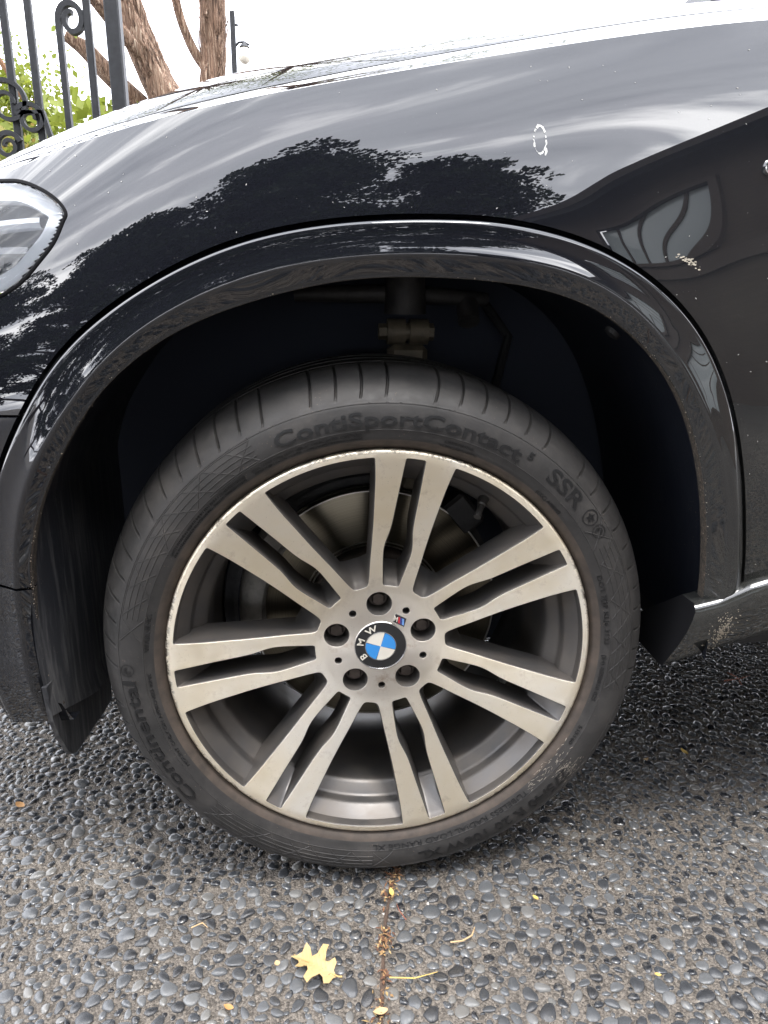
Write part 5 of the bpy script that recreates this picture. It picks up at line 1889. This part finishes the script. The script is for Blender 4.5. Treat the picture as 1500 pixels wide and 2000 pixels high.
def house():
    o = empty('house', (1.9, -8.2, 0))
    o.rotation_euler = (0, 0, R(60))
    tag(o, 'brown shingled house mirrored in the right side of the fender', 'house')
    m = NT('brown_shingles').set(Roughness=0.85)
    z = m.sep()[2]
    m.link(Base_Color=m.ramp(m.noise(9, 4, 0.6, mapscale=(1, 1, 3)), [(0.3, (0.050, 0.036, 0.027)), (0.7, (0.105, 0.076, 0.056))]))
    trim = simple('dark_brown_trim', (0.075, 0.052, 0.038), 0.6)
    pane = simple('window_glass', (0.50, 0.55, 0.54), 0.06, 0.0, Specular_IOR_Level=1.0)  # pale base colour stands for sky reflected in the panes
    W, D, HE = 9.0, 5.0, 5.7
    wins = [(1.9, 3.45, 1.25, 1.3), (4.4, 3.5, 1.3, 1.4), (1.0, 1.0, 1.4, 1.5), (4.2, 0.9, 1.5, 1.5)]
    # front wall (faces the car) left open round the windows
    xs = sorted({0.0, W} | {w[0] for w in wins} | {w[0] + w[2] for w in wins})
    zs = sorted({0.0, HE} | {w[1] for w in wins} | {w[1] + w[3] for w in wins})
    mb = MB()
    for i in range(len(xs) - 1):
        for j in range(len(zs) - 1):
            cx, cz = (xs[i] + xs[i + 1]) / 2, (zs[j] + zs[j + 1]) / 2
            if any(w[0] < cx < w[0] + w[2] and w[1] < cz < w[1] + w[3] for w in wins): continue
            mb.add([(xs[i], 0, zs[j]), (xs[i + 1], 0, zs[j]), (xs[i + 1], 0, zs[j + 1]), (xs[i], 0, zs[j + 1])], [(0, 1, 2, 3)])
    mb.add([(0, 0, 0), (0, -D, 0), (0, -D, HE), (0, 0, HE), (W, 0, 0), (W, -D, 0), (W, -D, HE), (W, 0, HE)], [(0, 3, 2, 1), (4, 5, 6, 7), (1, 2, 6, 5)])
    mb.build('wall', m.mat, o, False)
    for k, z in enumerate(np.arange(0.3, HE, 0.3)):
        pass
    for (x, z, w, h) in wins:
        f = MB()
        f.box((x + w / 2, 0.02, z - 0.05), (w / 2 + 0.1, 0.06, 0.05)); f.box((x + w / 2, 0.02, z + h + 0.05), (w / 2 + 0.1, 0.05, 0.05))
        f.box((x - 0.05, 0.02, z + h / 2), (0.05, 0.05, h / 2)); f.box((x + w + 0.05, 0.02, z + h / 2), (0.05, 0.05, h / 2))
        wn_ = f.build('window', trim, o, False)
        MB().box((x + w / 2, -0.08, z + h / 2), (w / 2, 0.006, h / 2)).build('pane', pane, wn_, False)
        g = MB()
        for t in (0.25, 0.5, 0.75): g.box((x + w * t, -0.065, z + h / 2), (0.018, 0.015, h / 2))
        g.build('glazing_bar', trim, wn_, False)
    r = MB()
    r.add([(-0.5, 0.6, HE - 0.15), (W + .6, 0.6, HE - 0.15), (W + .6, -D / 2, HE + 2.2), (-0.5, -D / 2, HE + 2.2), (-0.5, -D - .6, HE - 0.15), (W + .6, -D - .6, HE - 0.15),
           (-0.5, 0.6, HE - 0.35), (W + .6, 0.6, HE - 0.35), (W + .6, -D / 2, HE + 2.0), (-0.5, -D / 2, HE + 2.0), (-0.5, -D - .6, HE - 0.35), (W + .6, -D - .6, HE - 0.35)],
          [(0, 1, 2, 3), (3, 2, 5, 4), (7, 6, 9, 8), (8, 9, 10, 11), (0, 6, 7, 1), (0, 3, 9, 6), (3, 4, 10, 9), (1, 7, 8, 2), (2, 8, 11, 5), (4, 5, 11, 10)])
    r.build('roof', simple('dark_roof_shingle', (0.055, 0.045, 0.04), 0.9), o, False)
    # belly band between the floors
    b = MB(); b.box((W / 2, 0.05, 3.1), (W / 2 + 0.05, 0.05, 0.14)); b.build('belt_course', trim, o, False)
house()

def neighbour():
    o = empty('neighbour_house', (7.0, 16.0, 0))
    tag(o, 'dark grey gabled roof just showing above the bonnet at the top right', 'house')
    w = simple('grey_render', (0.30, 0.30, 0.31), 0.8); r = simple('slate_roof', (0.045, 0.045, 0.05), 0.8)
    for x0, wd, hh in ((-0.1, 1.6, 6.75), (2.5, 3.6, 6.95)):
        MB().box((x0 + wd / 2, 0, (hh - 1) / 2), (wd / 2 - 0.15, 2.0, (hh - 1) / 2)).build('wall', w, o, False)
        b = MB()
        b.add([(x0, -2.2, hh - 1.05), (x0 + wd / 2, -2.2, hh), (x0 + wd, -2.2, hh - 1.05), (x0, 2.2, hh - 1.05), (x0 + wd / 2, 2.2, hh), (x0 + wd, 2.2, hh - 1.05)], [(0, 1, 4, 3), (1, 2, 5, 4), (0, 2, 1), (3, 4, 5), (0, 3, 5, 2)])
        b.build('roof', r, o, False)
neighbour()

# ------------------------------------------------------------------ fallen leaves and twigs
def oak_leaf():
    half = [(0.0, 0.0), (0.003, 0.006), (0.011, 0.007), (0.015, 0.012), (0.0085, 0.0165), (0.0075, 0.021), (0.019, 0.027), (0.0275, 0.0285), (0.0255, 0.036), (0.0135, 0.0365), (0.0085, 0.041), (0.0165, 0.049), (0.0185, 0.056), (0.0085, 0.0555), (0.003, 0.060), (0.0, 0.067)]
    P = half + [(-x * 0.8 - 0.002 * math.sin(y * 90), y - 0.004 + 0.0025 * math.sin(y * 60)) for x, y in half[::-1][1:-1]]
    n = len(P)
    V, F = [], []
    vs2, _, fs2, *_r = delaunay_2d_cdt([Vector(p) for p in P] + [Vector((x, y)) for y in np.arange(0.006, 0.064, 0.006) for x in (-0.004, 0.0, 0.004)], [(i, (i + 1) % n) for i in range(n)], [], 1, 1e-7)
    for v in vs2:
        zz = 0.0035 + abs(v.x) * 0.22 + 0.0035 * math.sin(v.y * 75 + v.x * 90) - (0.0008 if abs(v.x) < .001 else 0)
        V.append((v.x, v.y, zz))
    m = len(V)
    F = [tuple(f) for f in fs2]
    V2 = V + [(x, y, z - 0.0005) for x, y, z in V]
    F2 = F + [tuple(i + m for i in f)[::-1] for f in F]
    o = empty('fallen_leaf', (-0.064, -0.150, 0.0060))
    o.rotation_euler = (0.05, -0.04, R(60))
    o.scale = (1.12, 0.98, 1.0)
    tag(o, 'yellow lobed oak leaf lying on the pebbles near the bottom', 'leaf')
    obj('leaf_blade', V2, F2, YLEAF, o, True)
    s = MB(); s.tube([(0.001, -0.007, 0.006), (0.0, -0.003, 0.005), (0, 0.02, 0.0037), (0, 0.062, 0.005)], [0.0010, 0.0008, 0.0006, 0.0003], 6)
    s.build('leaf_stalk', simple('leaf_stalk_brown', (0.50, 0.32, 0.12), 0.7), o)
oak_leaf()

def bits():
    q = random.Random(77)
    tan = simple('tan_leaf_scrap', (0.50, 0.34, 0.18), 0.7)
    yel = simple('yellow_leaf_scrap', (0.60, 0.42, 0.12), 0.7)
    org = simple('orange_leaf_scrap', (0.42, 0.22, 0.08), 0.7)
    red = simple('reddish_twig_bark', (0.24, 0.085, 0.05), 0.8)
    def scrap(x, y, L, w, rot, mat, label, curl=0.5):
        rows = []
        for i in range(7):
            t = i / 6
            ww = w * math.sin(math.pi * min(0.97, t * 0.92 + 0.06)) ** 0.8
            zz = 0.006 + curl * L * (t - 0.4) ** 2
            rows.append([(-ww, (t - .5) * L, zz + curl * ww * 0.7), (0, (t - .5) * L + q.gauss(0, L * .01), zz), (ww, (t - .5) * L, zz + curl * ww * 0.5)])
        b = MB().grid(rows)
        n = len(b.v)
        b.add([(v[0], v[1], v[2] - 0.0004) for v in b.v], [f[::-1] for f in b.f])
        o = b.build('leaf_scrap', mat, None, True)
        o.location = (x, y, 0.001); o.rotation_euler = (0, 0, R(rot))
        tag(o, label, 'leaf scrap')
    scrap(-0.565, 0.189, 0.018, 0.0055, 60, org, 'small orange leaf scrap on the paving below the left bumper corner')
    scrap(0.581, 0.252, 0.017, 0.0045, 20, yel, 'crumpled ochre leaf scrap on the paving right of the tyre')
    scrap(0.015, -0.026, 0.013, 0.0034, 8, yel, 'tiny yellow leaf scrap in the joint just below the tyre', 0.3)
    scrap(-0.190, -0.178, 0.012, 0.0035, 70, org, 'tiny brown leaf scrap at the bottom edge left of the joint')
    scrap(-0.014, -0.196, 0.017, 0.0045, 100, tan, 'tan leaf scrap in the joint at the bottom edge', 0.3)
    scrap(0.213, -0.05, 0.009, 0.0028, 40, yel, 'speck of yellow leaf among the pebbles right of the joint')
    scrap(0.50, 0.235, 0.013, 0.0032, 120, tan, 'pale leaf scrap on the paving just right of the tyre')
    scrap(0.330, -0.175, 0.008, 0.0024, 75, yel, 'yellow leaf speck on the paving near the bottom right')
    scrap(-0.137, -0.125, 0.007, 0.0035, 20, tan, 'pale round scrap beside the oak leaf')
    def twig(pts, r, mat, label):
        c = Vector(pts[0])
        s = MB(); s.tube([Vector(p) - c for p in pts], [r] * (len(pts) - 1) + [r * 0.4], 7)
        o = s.build('twig', mat, None, True)
        o.location = c
        tag(o, label, 'twig')
    twig([(0.083, -0.112, 0.008), (0.098, -0.112, 0.009), (0.112, -0.106, 0.010), (0.118, -0.095, 0.012)], 0.0011, tan, 'curled tan twig on the pebbles right of the joint')
    twig([(0.79, 0.487, 0.008), (0.825, 0.49, 0.010), (0.86, 0.505, 0.008)], 0.0012, red, 'thin reddish twig on the shaded paving under the skirt')
    twig([(0.82, 0.470, 0.008), (0.824, 0.495, 0.011), (0.815, 0.52, 0.009)], 0.0010, red, 'short reddish twig crossing another one under the skirt')
    twig([(-0.252, -0.065, 0.007), (-0.238, -0.060, 0.009), (-0.230, -0.068, 0.009)], 0.0009, tan, 'small bent straw on the paving left of the oak leaf')
    twig([(0.030, -0.075, 0.009), (0.022, -0.06, 0.010), (0.020, -0.048, 0.009)], 0.0007, red, 'dark pine needle leaning over the joint')
    twig([(0.06, -0.152, 0.008), (0.03, -0.160, 0.010), (0.0, -0.155, 0.008)][::-1], 0.0008, yel, 'yellow straw lying across the joint near the bottom')
bits()
